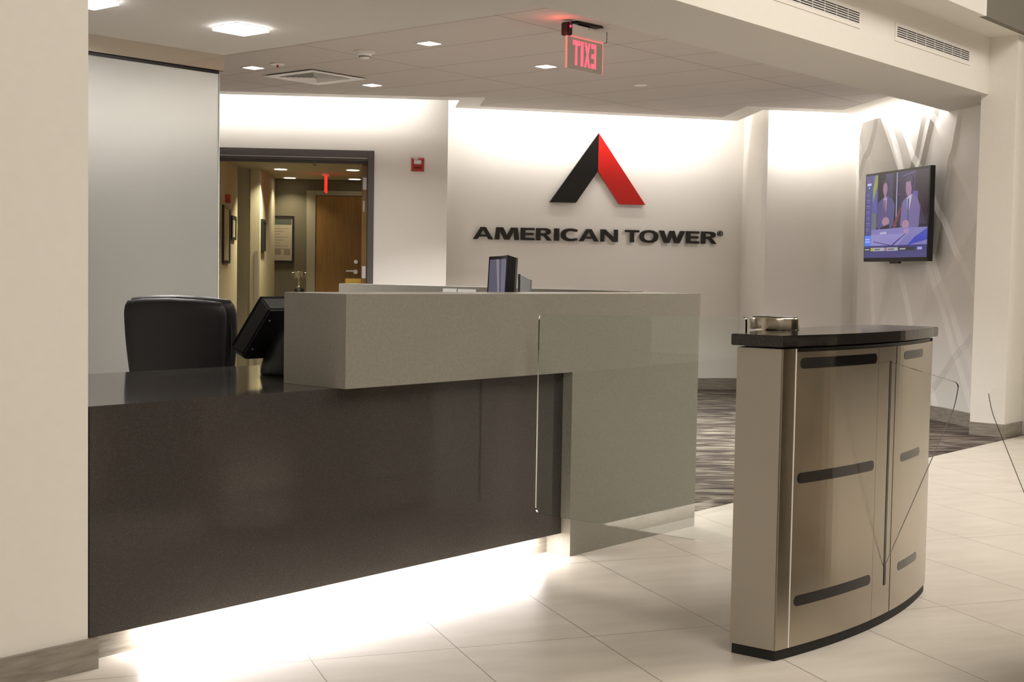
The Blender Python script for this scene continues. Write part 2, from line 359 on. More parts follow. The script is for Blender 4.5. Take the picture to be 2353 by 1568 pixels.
# hall exit sign seen edge on
P = hp((749, 413), 3.0); ex_ = thing('hallway_exit_sign', 'hallway exit sign seen edge on, glowing red below the ceiling', 'exit sign', (P.x, P.y, ZHC))
obox('canopy', (P.x, P.y, ZHC - .02) - dn * .1 - e1 * .05 if False else Vector((P.x, P.y, ZHC - .021)) - dn * .1 - e1 * .04, e1 * .08, dn * .2, (0, 0, .02), alu, ex_)
obox('panel', Vector((P.x, P.y, P.z - .15)) - dn * .15 - e1 * .007, e1 * .014, dn * .3, (0, 0, ZHC - .0215 - P.z + .15), hallred, ex_)
# hallway downlights
for i, q in enumerate([(645, 388), (666, 408), (805, 366), (811, 390), (815, 411)]):
    p = onz(q, ZHC); d_ = (p - dP).dot(dn)
    labs = ['round hallway downlight nearest the doorway, on the left', 'round hallway downlight further back on the left, near the end wall', 'round hallway downlight tucked under the top of the door frame at right', 'round hallway downlight in the middle of the right hand row', 'dim round hallway downlight furthest back in the right hand row']
    t = thing('hallway_downlight', labs[i], 'ceiling light', (p.x, p.y, ZHC), 'round hallway downlights')
    cyl('trim_ring', (p.x, p.y, ZHC - .006), (p.x, p.y, ZHC - .0005), .085, .09, white_m, t)
    cyl('lamp_lens', (p.x, p.y, ZHC - .010), (p.x, p.y, ZHC - .0065), .07, .07, lensh, t)
    if i < 4: area('lamp', (p.x, p.y, ZHC - .03), (0, 0, -1), .1, .1, (18, 3.5, 10, 3.5)[i], (1, .90, .64), parent=t, spread=2.0)
p = onz((723, 371), ZHC); t = thing('sprinkler', 'small dark sprinkler head on the hallway ceiling', 'sprinkler', (p.x, p.y, ZHC))
cyl('rose', p - Vector((0, 0, .006)), p - Vector((0, 0, .0005)), .03, .03, white_m, t); cyl('head', p - Vector((0, 0, .04)), p - Vector((0, 0, .007)), .012, .012, satin, t); cyl('deflector', p - Vector((0, 0, .045)), p - Vector((0, 0, .041)), .022, .022, satin, t)
# open door leaf, edge on, with hinges and crash bar
od = thing('door_1', 'maple veneer door standing open into the hallway, seen edge on', 'door', du(-.80, .2)); od['kind'] = 'structure'
obox('door_leaf', du(-.806, .17, .01), e1 * .050, dn * .90 - e1 * .0, (0, 0, 2.215), wood, od); oleaf = od.children[0]
for (y0, y1) in ((408, 436), (612, 640)):
    A = hp((836, y1), .168); B = hp((836, y0), .168)
    obox('hinge', du(-.798, .168, A.z), e1 * .036, dn * -.004, (0, 0, B.z - A.z), alu, oleaf)
A = hp((836, 487), .168); B = hp((836, 462), .168)
obox('closer_slot', du(-.795, .169, A.z), e1 * .016, dn * -.003, (0, 0, B.z - A.z), satin, oleaf)
A = hp((793, 647), .55); B = hp((832, 643), .55); uA = (A - dP).dot(e1)
obox('push_bar', du(uA, .50, A.z - .02), e1 * (-.8065 - uA), dn * .06, (0, 0, .05), brass, oleaf, .008)
# trophy and its console
t_ = thing('hall_console', 'low dark console table against the hallway end wall', 'table', du(-1.78, 3.35))
ZK = hp((687, 671), 3.3).z - .09
obox('top', du(-2.02, 3.1, ZK - .04), e1 * .5, dn * .45, (0, 0, .04), darkwood, t_)
for u, d in ((-2.02, 3.1), (-1.55, 3.1), (-2.02, 3.52), (-1.55, 3.52)): obox('leg', du(u, d, .0), e1 * .03, dn * .03, (0, 0, ZK - .0405), darkwood, t_)
tp = hp((687, 671), 3.3); s_ = 15.9 / F
t = thing('trophy_cup', 'small silver two-handled trophy cup on a black plinth in the hallway', 'trophy', (tp.x, tp.y, ZK))
zb = ZK + .111
lathe('plinth', [(.058, 0), (.058, .125), (.052, .13)], (tp.x, tp.y, ZK + .0005), blackpl, t, 24)
lathe('cup', [(.030, 0), (.032, .01), (.013, .03), (.010, .06), (.016, .07), (.012, .085), (.035, .105), (.055, .14), (.062, .195), (.064, .20), (.058, .20), (.050, .15), (.03, .12)], (tp.x, tp.y, zb + .021), chrome, t, 24)
for s in (-1, 1):
    pts = [(.055, .185), (.082, .19), (.085, .165), (.068, .14), (.045, .125)]
    bm = bmesh.new()
    for (r0, z0), (r1, z1) in zip(pts, pts[1:]):
        A = Vector((tp.x, tp.y, zb + .021 + z0)) + e1 * s * r0; B = Vector((tp.x, tp.y, zb + .021 + z1)) + e1 * s * r1
        g = bmesh.ops.create_cone(bm, cap_ends=True, segments=8, radius1=.004, radius2=.004, depth=(B - A).length * 1.1)
        bmesh.ops.transform(bm, verts=g['verts'], matrix=Matrix.Translation((A + B) / 2) @ (B - A).to_track_quat('Z', 'Y').to_matrix().to_4x4())
    finish('handle', bm_mesh('handle', bm), chrome, t)

# ------------------------------------------------------------------ ceilings
# tile ceiling polygon at ZT with 0.615 x 1.86 panels, recessed joints as material lines
N, L, b = nt(tilem)
def tile_joints():
    g = N.new('ShaderNodeNewGeometry'); sp = N.new('ShaderNodeSeparateXYZ'); L.new(g.outputs['Position'], sp.inputs[0])
    def mth(op, a, c=None):
        n = N.new('ShaderNodeMath'); n.operation = op
        for i, v in enumerate((a, c)):
            if v is None: continue
            if isinstance(v, (int, float)): n.inputs[i].default_value = v
            else: L.new(v, n.inputs[i])
        return n.outputs[0]
    def line(s, off, size, w):
        f = mth('FRACT', mth('DIVIDE', mth('SUBTRACT', s, off), size))
        return mth('GREATER_THAN', mth('MULTIPLY', mth('ABSOLUTE', mth('SUBTRACT', f, .5)), size), size / 2 - w)
    j = mth('MAXIMUM', line(sp.outputs[0], 6.95 - .643 * 12, .643, .005), line(sp.outputs[1], 5.52 - 1.86 * 4, 1.86, .005))
    prev = b.inputs['Base Color'].links[0].from_socket
    m = N.new('ShaderNodeMix'); m.data_type = 'RGBA'; L.new(j, m.inputs[0]); L.new(prev, m.inputs[6]); m.inputs[7].default_value = (.38, .35, .325, 1); L.new(m.outputs[2], b.inputs['Base Color'])
tile_joints()
Pz = lambda q: onz(q, ZT)
te = [Pz((1031, 222.7)), Pz((1116, 223.7)), Pz((1102, 243.5)), Pz((1660, 269.7)), Pz((1716.6, 243.7)), Pz((1935.9, 252.5)), Pz((2038.6, 221.2))]
te0 = te[0] - e1 * 8.5
tr_end = te[-1] - fd * 1.2
tilepoly = [(5.2, 4.4)] + [(-.5 + 5.7, 4.4)][:0] + [tuple(tr_end)[:2]] + [tuple(p)[:2] for p in te[::-1]] + [tuple(te0)[:2], (3.0, te0.y)]
struct(prism('ceiling', tilepoly, ZT, ZT + .03, tilem), 'grid of grey acoustic ceiling tiles')
# painted border round the tile field
def offset_poly(pts, d):
    out = []
    for i, p in enumerate(pts):
        if i == 0: dirs = [(pts[1] - p)] * 2
        elif i == len(pts) - 1: dirs = [(p - pts[i - 1])] * 2
        else: dirs = [(p - pts[i - 1]), (pts[i + 1] - p)]
        n = [Vector((-v.y, v.x, 0)).normalized() for v in dirs]; s = (n[0] + n[1]); s = s / s.length_squared * 2 * d if s.length > 1e-6 else n[0] * d
        out.append(p + s)
    return out
edge = [te0] + te + [tr_end]
outer = offset_poly(edge, .22)
bm = bmesh.new()
for z in (ZT - .002, ZT + .012):
    A = [bm.verts.new((p.x, p.y, z)) for p in edge]; B = [bm.verts.new((p.x, p.y, z)) for p in outer]
    for i in range(len(A) - 1): bm.faces.new((A[i], A[i + 1], B[i + 1], B[i]))
    if z < ZT: A0, B0 = A, B
for i in range(len(A) - 1):
    bm.faces.new((B0[i], B0[i + 1], B[i + 1], B[i])); bm.faces.new((A0[i], A0[i + 1], A[i + 1], A[i]))
struct(finish('trim_1', bm_mesh('trim_1', bm), white), 'white painted border around the tile ceiling')
# cove lamps on top of border edge
def cove(p, q, out, e, drop=-.45, back=.03):
    p, q = Vector(p), Vector(q); mid = (p + q) / 2 - out * back; l = (q - p).length
    area('cove_lamp', (mid.x, mid.y, ZT + .10), out + Vector((0, 0, drop)), l * .94, .05, e * l, COOL, xdir=(q - p))
cove(du(-4.6, -.30), du(-.10, -.30), dn, 5)
cove(outer[3] + l1 * .10, outer[4] - l1 * .10, ln, 10)
cove(outer[5] + w1 * .1, outer[6] - w1 * .2, wn, 26, drop=-1.3)
cove(outer[6], outer[7] - fd * .35, -fn, 22)
# lid over everything
struct(box('ceiling.002', (-5, 3.66, 3.16), (16, 16, 3.26), white))
# soffit and beam
struct(prism('ceiling.001', [(-5, 3.90), (10.9, 3.90), (11.6, 4.545), (5.585, 4.545), (5.585, 14), (-5, 14)], ZS, ZC + .1, soff), 'grey painted dropped soffit and beam')
bf = struct(box('wall_front', (-5, 3.885, ZS + .0005), (10.16, 3.8995, ZC), paint), 'cream face of the long beam')
struct(box('ceiling.004', (-5, 3.65, ZC), (16, 3.8999, ZC + .08), paint))
struct(box('wall_front.001', (-5, 3.60, ZC + .0), (9.29, 3.65, 5), paint)); struct(box('wall_front.002', (9.3, 3.60, ZC), (16, 3.65, 5), bulk), 'dark grey upper bulkhead')
struct(box('trim_2', (9.288, 3.59, ZC - .003), (9.302, 3.652, 5), white_m))
# left pier and its baseboard; right pier
struct(box('wall_left', (-5, 3.471, 0), (2.167, 4.1, ZC), paint), 'cream wall in the left foreground')
struct(box('baseboard_left', (-5, 3.455, 0), (2.193, 3.4705, .093), base))
struct(box('wall_right.002', (10.16, 3.672, 0), (16, 3.94, ZC), paint), 'cream pillar at the right')
struct(box('baseboard_right', (10.15, 3.660, 0), (16, 3.6715, .105), base)); struct(box('baseboard_right.001', (10.148, 3.672, 0.0045), (10.1595, 3.94, .105), base))
# lobby shell behind the camera
struct(box('wall_left.004', (-5.1, -7, 0), (-5, 3.6, 5), paint)); struct(box('wall_front.003', (-5, -7.1, 0), (8, -7, 5), paint)); struct(box('wall_front.004', (8, -7.1, 0), (16, -7, 5), darkwood))
struct(box('wall_right.003', (16, -7, 0), (16.1, -.9, 5), darkwood)); struct(box('wall_right.004', (16, -.9, 0), (16.1, 3.65, 5), paint)); struct(box('ceiling.005', (-5, -7, 5), (16, 3.65, 5.1), paint))
struct(box('wall_left.005', (1.2, 4.1, 0), (1.3, 14, ZS), white))

# ------------------------------------------------------------------ relief panel
def relief_panel():
    Ln = [((1.124, 2.675), (1.479, 2.164)), ((1.421, 2.529), (1.214, 2.196)), ((.615, 2.69), (.932, 2.196)), ((.961, 2.65), (.63, 2.194)),
          ((.768, 2.708), (-.41, 1.367)), ((.21, 2.69), (.364, 2.297)), ((.149, 2.66), (-.586, 1.814)), ((-.306, 2.572), (-.001, 1.559)),
          ((-.28, 2.564), (-.633, 2.292)), ((-.65, 1.622), (.246, .822)), ((-.445, 1.353), (-.138, .993)), ((.079, 1.002), (-.144, .126)),
          ((-.139, .978), (-.654, .15)), ((-.666, .774), (.007, .231)), ((1.267, 1.534), (1.08, .96)), ((.726, 1.322), (.902, .965)),
          ((.702, 1.322), (.503, .976)), ((1.466, 2.109), (1.285, 1.546))]
    Ln = [Ln[i] for i in (0, 1, 3, 4, 5, 6, 7, 9, 12, 13, 15, 17)]; rng = [(0, 2.8)] * len(Ln)
    u0, u1, z0, z1 = -.95, 1.50, .115, 2.70
    bm = bmesh.new(); vs = [bm.verts.new(p) for p in ((u0, 0, z0), (u1, 0, z0), (u1, 0, z1), (u0, 0, z1))]; bm.faces.new(vs)
    rnd = random.Random(3); defs = []
    for (a, c) in Ln:
        a, c = Vector((a[0], 0, a[1])), Vector((c[0], 0, c[1])); d = (c - a).normalized(); n = Vector((d.z, 0, -d.x))
        if n.x < 0: n = -n     # every fold rises away from the door side of the lobby
        defs.append((a, n, rnd.uniform(.018, .024), .055))
    WD = .38
    for a, n, A, w in defs:
        for off in (0, w, WD):
            g = bm.verts[:] + bm.edges[:] + bm.faces[:]
            bmesh.ops.bisect_plane(bm, geom=g, plane_co=a + n * off, plane_no=n, dist=1e-5)
    for (za, zb_) in set(rng):
        for z in (za, za + .25, zb_ - .25, zb_):
            if z0 < z < z1: bmesh.ops.bisect_plane(bm, geom=bm.verts[:] + bm.edges[:] + bm.faces[:], plane_co=(0, 0, z), plane_no=(0, 0, 1), dist=1e-5)
    bmesh.ops.triangulate(bm, faces=bm.faces[:])
    for v in bm.verts:
        h = 0
        for (a, n, A, w), (za, zb_) in zip(defs, rng):
            s = (v.co - a).dot(n)
            k = max(0, min(1, (v.co.z - za) / .25 if za > 0 else 1, (zb_ - v.co.z) / .25 if zb_ < 2.8 else 1))
            if s <= 0: continue
            h += k * A * (s / w if s < w else max(0, 1 - (s - w) / (WD - w)))
        v.co.y = .0 + h * .8
    me = bm_mesh('relief', bm)
    # to world: u along fd, height towards fn (desk side)
    mm = Matrix((fd, fn, Vector((0, 0, 1)))).transposed().to_4x4(); mm.translation = fP - fn * .05
    me.transform(mm); me.update()
    t = thing('relief_wall_panel', 'white sculpted wall panel of crossing diagonal ridges behind the television', 'wall panel', fP)
    finish('relief_face', me, relief, t)
    for f in me.polygons: f.use_smooth = False
    obox('core', fP - fn * .05 + fd * u0 + Vector((0, 0, z0 + .001)) - fn * .05, fd * (u1 - u0 - .002), fn * .048, (0, 0, z1 - z0 - .002), white, t)
    t2 = foot('baseboard_right.002', fP - fd * .95 , fP + fd * 1.5, .118, .02, -.0)
relief_panel()

# ------------------------------------------------------------------ frosted partition
FY = 7.34
t = thing('frosted_glass_partition', 'tall frosted white glass screen with a polished metal top channel, left of the doorway', 'glass screen', (4.4, FY, 0))
obox('glass_sheet', (1.32, FY + .12, .0), (5.585 - 1.32, -.10, 0), (0, .015, 0), (0, 0, 2.50), frost, t)
obox('channel_gap', (1.32, FY + .118, 2.501), (5.58 - 1.32, -.10, 0), (0, .020, 0), (0, 0, .018), rubber, t)
obox('top_channel', (1.32, FY + .09, 2.52), (5.605 - 1.32, -.10, 0), (0, .07, 0), (0, 0, ZS - 2.5205), mirror, t)
obox('glass_edge', (5.5855, FY + .02, 0), (.004, 0, 0), (0, .015, 0), (0, 0, 2.50), glassedge, t)

# ------------------------------------------------------------------ reception desk
DX0, DX1, GX0, GX1 = 2.171, 4.434, 3.14, 5.413
FYG = 3.421
d = thing('reception_desk', 'long reception desk with dark speckled quartz front and raised grey laminate ledge', 'reception desk', (3.8, 3.9, 0))
poly('quartz_shell', [[(3.470, .093), (3.490, .093), (3.490, .745), (4.52, .745), (4.52, .785), (3.470, .785)]], (DX0, 0, 0), (0, 1, 0), (0, 0, 1), 4.434 - DX0, dark, d)
poly('quartz_worktop', [[(3.7505, .745), (4.52, .745), (4.52, .785), (3.7505, .785)]], (4.4345, 0, 0), (0, 1, 0), (0, 0, 1), .86, dark, d)
box('toe_kick', (DX0, 3.548, 0), (4.50, 3.57, .1), base, d)
box('toe_kick_top', (DX0, 3.4905, .100), (4.434, 3.60, .11), blackpl, d)
# raised ledge with a dropped end panel: one mitred grey body
poly('raised_ledge', [[(GX0, .7855), (4.4345, .7855), (4.4345, .0005), (GX1, .0005), (GX1, 1.116), (GX0, 1.116)]], (0, 3.75, 0), (1, 0, 0), (0, 0, 1), 3.75 - FYG, grey, d)
box('return_wing', (5.30, 3.7505, 0), (GX1, 5.84, 1.120), grey, d, .0015)
box('wing_worktop', (4.75, 4.5205, .7455), (5.2995, 5.8, .785), dark, d)
box('modesty_panel', (2.4, 4.2, .0), (4.7, 4.22, .745), blackpl, d)
box('led_strip', (2.36, 3.4925, .0935), (4.38, 3.500, .0995), led, d)
area('toe_lamp', (3.37, 3.512, .094), (0, -.30, -1), 1.97, .02, 21, (1, .95, .93), parent=d)

# ------------------------------------------------------------------ office chair
def superpt(a, n): c, s = math.cos(a), math.sin(a); return (math.copysign(abs(c) ** (2 / n), c), math.copysign(abs(s) ** (2 / n), s))
def chair():
    cx_, cy_ = 3.59, 5.07
    t = thing('office_chair', 'black upholstered office chair standing behind the dark counter', 'chair', (cx_, cy_, 0))
    view = Vector((.761, .646, 0)).normalized(); right = Vector((view.y, -view.x, 0))
    ang = math.radians(-14); rt = Matrix.Rotation(ang, 3, 'Z'); X = rt @ right; Y = rt @ view    # X to the right, Y away from viewer (front of the chair)
    Z = Vector((0, 0, 1)); O = Vector((cx_, cy_, 0))
    def shell(name, w0, w1, z0, z1, th, yoff, n, m, bulge=0, dome=.02):
        bm = bmesh.new(); rows = 22; segs = 40; rings = []
        for r in range(rows + 1):
            tt = r / rows; z = z0 + (z1 - z0) * tt; w = w0 + (w1 - w0) * math.sin(tt * math.pi / 2 * 1.1) ; th_ = th
            k = 1.0
            if tt > .86: k = math.sqrt(max(0, 1 - ((tt - .86) / .14) ** 2 * .92)); 
            wk = w * (.90 + .10 * k) if tt > .86 else w
            if tt < .08: wk *= .94 + .06 * (tt / .08)
            ring = []
            for s in range(segs):
                cxx, cyy = superpt(2 * math.pi * s / segs, n)
                px_ = cxx * wk / 2; py_ = cyy * th_ / 2 * (k if tt > .86 else 1)
                py = yoff + py_ + .05 * (px_ / (w / 2)) ** 2 + bulge * math.sin(tt * math.pi) - .02 * tt
                zz = z + (dome * (1 - (px_ / (w / 2)) ** 2) * max(0, tt - .5) * 2)
                ring.append(bm.verts.new(O + X * px_ + Y * py + Z * zz))
            rings.append(ring)
        for a, c in zip(rings, rings[1:]):
            for i in range(segs): bm.faces.new((a[i], a[(i + 1) % segs], c[(i + 1) % segs], c[i]))
        bm.faces.new(rings[0][::-1]); bm.faces.new(rings[-1]); return finish(name, bm_mesh(name, bm), m, t, smooth=True)
    shell('back_shell', .43, .505, .60, 1.040, .055, .0, 5, leather)
    shell('back_cushion', .455, .535, .57, 1.050, .075, .062, 4, leather, bulge=.015, dome=.022)
    # welt between shell and cushion
    bm = bmesh.new(); pts = []
    for i in range(41):
        a = math.pi * i / 40; c, s = superpt(a, 5.5); pts.append(O + X * (c * .255) + Y * (.029 + .05 * c * c) + Z * (.80 + s * .243 + .018 * (1 - c * c)))
    for A, B in zip(pts, pts[1:]):
        g = bmesh.ops.create_cone(bm, cap_ends=True, segments=8, radius1=.005, radius2=.005, depth=(B - A).length * 1.15)
        bmesh.ops.transform(bm, verts=g['verts'], matrix=Matrix.Translation((A + B) / 2) @ (B - A).to_track_quat('Z', 'Y').to_matrix().to_4x4())
    finish('welt', bm_mesh('welt', bm), leather, t)
    def ob(name, x0, x1, y0, y1, z0, z1, m, bev=.01, seg=3): return obox(name, O + X * x0 + Y * y0 + Z * z0, X * (x1 - x0), Y * (y1 - y0), Z * (z1 - z0), m, t, bev, seg)
    ob('seat', -.25, .25, .05, .55, .44, .54, leather, .035, 4)
    ob('back_bracket', -.04, .04, -.02, .10, .40, .66, blackpl)
    for s in (-1, 1):
        a = ob('armrest', s * .30 - .035, s * .30 + .035, .10, .38, .66, .70, blackpl, .012)
        ap = ob('arm_post', s * .30 - .02, s * .30 + .02, .20, .25, .42, .659, blackpl); ap.parent = a; ap.matrix_parent_inverse = Matrix.Identity(4)
    cyl('gas_lift', O + Y * .28 + Z * .10, O + Y * .28 + Z * .44, .03, .03, blackpl, t)
    for k in range(5):
        a = 2 * math.pi * k / 5 + .3; dd = X * math.cos(a) + Y * math.sin(a); c = O + Y * .28
        leg = cyl('base_leg', c + Z * .10, c + dd * .30 + Z * .075, .026, .016, blackpl, t, 12)
        cyl('caster', c + dd * .30 + Z * .03 - dd.cross(Z) * .02, c + dd * .30 + Z * .03 + dd.cross(Z) * .02, .0295, .0295, rubber, leg, 20)
chair()

# ------------------------------------------------------------------ touchscreen terminal on the counter
def terminal():
    B0 = onz((640, 862), .785); t = thing('touchscreen_terminal', 'black touchscreen terminal leaning back on the dark counter, seen from behind', 'monitor', (3.44, 4.10, .785))
    # slanted screen housing: h along X, slant towards +Y going down
    D0 = 5.25
    tl = C0 + ray((600, 684)) * 5.02
    bl = onx((527, 811), tl.x)
    h = Vector((1, .02, 0)).normalized(); s = bl - tl; s -= h * s.dot(h) ; s.normalize(); Ls = (bl - tl).length
    n = h.cross(s).normalized()
    if n.y > 0: n = -n          # back side, towards visitors
    Wd = .44; cut = .0
    def plate(name, off0, off1, ins, m):
        bm = bmesh.new(); cs = [(ins, ins), (Wd - ins, ins), (Wd - ins, Ls - ins), (ins + .03, Ls - ins), (ins, Ls - ins - .03)]
        lo = [bm.verts.new(tl + h * a + s * b_ + n * off0) for a, b_ in cs]; hi = [bm.verts.new(tl + h * (a + (.015 if a < .1 else -.015)) + s * (b_ + (.012 if b_ < .1 else -.012)) + n * off1) for a, b_ in cs]
        bm.faces.new(lo); bm.faces.new(hi[::-1]); k = len(cs)
        for i in range(k): bm.faces.new((lo[i], lo[(i + 1) % k], hi[(i + 1) % k], hi[i]))
        bmesh.ops.recalc_face_normals(bm, faces=bm.faces)
        bmesh.ops.bevel(bm, geom=bm.edges[:], offset=.006, segments=3, affect='EDGES')
        return finish(name, bm_mesh(name, bm), m, t)
    hs_ = plate('screen_housing', .0, .055, 0, blackpl)
    bz_ = plate('screen_bezel', -.012, .0, .0, leather)
    quad('display', [tl + h * a + s * b_ - n * .0125 for a, b_ in ((.03, .03), (Wd - .03, .03), (Wd - .03, Ls - .03), (.03, Ls - .03))], blackgl, bz_)
    for a, b_ in ((.045, .07), (.045, Ls - .07)):
        p = tl + h * a + s * b_ + n * .0545; cyl('screw', p, p + n * .003, .004, .004, satin, hs_, 12)
    top = tl + h * .20 + s * (Ls * .72) + n * .045
    bp = Vector((top.x - .02, top.y - .03, .7855))
    prof = [(.088, 0), (.092, .012), (.086, .045), (.072, .09), (.06, .13), (.05, .17)]
    lathe('stand', prof, (bp.x, bp.y, .7855), blackpl, t, 32)
    return tl, bl, bp
terminal()

# ------------------------------------------------------------------ screens behind the raised ledge
def screens():
    m_scr = mat('monitor_picture', (.05, .05, .08), .15, emit=(.16, .17, .27), estr=.6)
    N, L, b = nt(m_scr); tc = N.new('ShaderNodeTexCoord'); sp = N.new('ShaderNodeSeparateXYZ'); L.new(tc.outputs['Generated'], sp.inputs[0])
    r = N.new('ShaderNodeValToRGB'); L.new(sp.outputs[0], r.inputs[0]); e = r.color_ramp.elements; r.color_ramp.interpolation = 'CONSTANT'
    e[0].color = (.13, .13, .20, 1); e[1].position = .45; e[1].color = (.19, .17, .22, 1); k = e.new(.6); k.color = (.10, .09, .12, 1); k = e.new(.7); k.color = (.34, .31, .32, 1); k = e.new(.78); k.color = (.14, .13, .18, 1)
    L.new(r.outputs[0], b.inputs['Emission Color'])
    tl = C0 + ray((1124, 590)) * 6.32; trr = C0 + ray((1166, 586)) * 6.14
    hx = (trr - tl); W_ = hx.length; hx.normalize(); down = Vector((0, 0, -1)) + hx * -.10; down.normalize(); H_ = .30
    bk = hx.cross(down).normalized()
    if bk.dot(tl - C0) < 0: bk = -bk
    t = thing('desktop_monitor', 'black desktop monitor with a bluish picture, behind the raised ledge', 'monitor', (tl.x, tl.y, .785))
    bm = bmesh.new()
    cols = 8; f = []; bks = []
    for i in range(cols + 1):
        a = i / cols; sag = -.006 * math.sin(a * math.pi); 
        f.append([bm.verts.new(tl + hx * (W_ * a) + down * (k * H_) + bk * (.02 * math.sin(a * math.pi))) for k in (0, 1)])
        bks.append([bm.verts.new(tl + hx * (W_ * a) + down * (.012 + k * (H_ - .024)) + bk * (.045 + .05 * math.sin(a * math.pi))) for k in (0, 1)])
    for i in range(cols):
        bm.faces.new((f[i][0], f[i + 1][0], f[i + 1][1], f[i][1])); bm.faces.new((bks[i][0], bks[i][1], bks[i + 1][1], bks[i + 1][0]))
        bm.faces.new((f[i][0], bks[i][0], bks[i + 1][0], f[i + 1][0])); bm.faces.new((f[i][1], f[i + 1][1], bks[i + 1][1], bks[i][1]))
    bm.faces.new((f[0][0], f[0][1], bks[0][1], bks[0][0])); bm.faces.new((f[-1][0], bks[-1][0], bks[-1][1], f[-1][1]))
    finish('housing', bm_mesh('housing', bm), blackpl, t)
    bm = bmesh.new(); r0 = None
    for i in range(cols + 1):
        a = .05 + .88 * i / cols; v = [bm.verts.new(tl + hx * (W_ * a) + down * k + bk * (.02 * math.sin(a * math.pi) - .002)) for k in (.015, H_ - .02)]
        if r0: bm.faces.new((r0[0], v[0], v[1], r0[1]))
        r0 = v
    finish('screen', bm_mesh('screen', bm), m_scr, t)
    c = tl + hx * W_ / 2 + bk * .06; cyl('stand_neck', (c.x, c.y, .80), (c.x, c.y, 1.10), .025, .025, blackpl, t); cyl('stand_base', (c.x, c.y, .7855), (c.x, c.y, .80), .09, .085, blackpl, t)
    # small display further right, seen from its back
    p = C0 + ray((1195, 630)) * 6.62; q = C0 + ray((1218, 643)) * 6.42
    t = thing('small_display', 'small grey-backed display to the right of the black desktop monitor', 'monitor', (p.x, p.y, .785))
    d_ = (Vector((q.x, q.y, 0)) - Vector((p.x, p.y, 0))); n_ = Vector((-d_.y, d_.x, 0)).normalized()
    bm = bmesh.new(); vs = []
    for off in (0, .010):
        vs += [bm.verts.new(Vector((p.x, p.y, p.z)) + n_ * off), bm.verts.new(Vector((q.x, q.y, q.z)) + n_ * off), bm.verts.new(Vector((q.x, q.y, .84)) + n_ * off - d_ * .1), bm.verts.new(Vector((p.x, p.y, .84)) + n_ * off - d_ * .1)]
    for fidx in ((0, 1, 2, 3), (4, 7, 6, 5), (0, 4, 5, 1), (1, 5, 6, 2), (2, 6, 7, 3), (3, 7, 4, 0)): bm.faces.new([vs[i] for i in fidx])
    gm = mat('grey_plastic', (.30, .31, .31), .4); finish('housing', bm_mesh('housing', bm), [gm], t)
    m_ = (p + q) / 2; obox('screen_edge', Vector((p.x, p.y, .84)) + n_ * -.004 - d_.normalized() * .030, d_.normalized() * .030, n_ * .016, (0, 0, p.z - .84), blackpl, t)
    cyl('foot', (m_.x, m_.y, .7855), (m_.x, m_.y, .845), .05, .03, blackpl, t)
screens()
# papers on the inside of the grey wing
for k, (q0, q1) in enumerate((((1016, 663), (1047.5, 664)), ((1050, 664.5), (1092, 666)))):
    A = onx(q0, 5.29); B = onx(q1, 5.29)
    tag(box('paper_sheet', (5.296, B.y, A.z - .20), (5.2995, A.y, A.z), paper), ('white paper sheet showing above the ledge, left one of the pair', 'white paper sheet showing above the ledge, right one of the pair')[k], 'paper', 'paper sheets fixed inside the grey wing')

# ------------------------------------------------------------------ turnstile cabinets and glass wings
c0, c1 = Vector((3.66, 2.09, 0)), Vector((4.905, 2.165, 0)); cdir = (c1 - c0); CL = cdir.length; cdir.normalize(); cn = Vector((-cdir.y, cdir.x, 0))
def hw(tt): return .078 + .087 * (1 - ((tt - .55) / .55) ** 2)
def side(tt, s, extra=0, z=0): return c0 + cdir * (tt * CL) + cn * s * (hw(tt) + extra) + Vector((0, 0, z))
def ribbon(name, ta, tb, s, off, z0, z1, m, parent, th=.004, n=14, rounded=0):
    """thin curved sheet following one side of the cabinet"""
    bm = bmesh.new(); cols = []
    fr = [i / n for i in range(n + 1)]
    if rounded:
        ew = (z1 - z0) / 2 / ((tb - ta) * CL); cs = [ew * (1 - math.cos(math.pi / 2 * k / 8)) for k in range(9)]
        fr = cs + [f for f in fr if ew * 1.05 < f < 1 - ew * 1.05] + [1 - c for c in cs[::-1]]
    for f_ in fr:
        tt = ta + (tb - ta) * f_; r = 0
        if rounded:
            dd = min(f_, 1 - f_) * (tb - ta) * CL; hh = (z1 - z0) / 2
            r = hh - math.sqrt(max(0, hh * hh - (hh - dd) ** 2)) if dd < hh else 0
            r = min(r, hh * .98)
        A = side(tt, s, off); B = side(tt, s, off + th)
        cols.append([bm.verts.new((A.x, A.y, z0 + r)), bm.verts.new((A.x, A.y, z1 - r)), bm.verts.new((B.x, B.y, z1 - r)), bm.verts.new((B.x, B.y, z0 + r))])
    for a, c in zip(cols, cols[1:]):
        for i in range(4): bm.faces.new((a[i], a[(i + 1) % 4], c[(i + 1) % 4], c[i]))
    bm.faces.new(cols[0]); bm.faces.new(cols[-1][::-1])
    o = finish(name, bm_mesh(name, bm), m, parent)
    return o
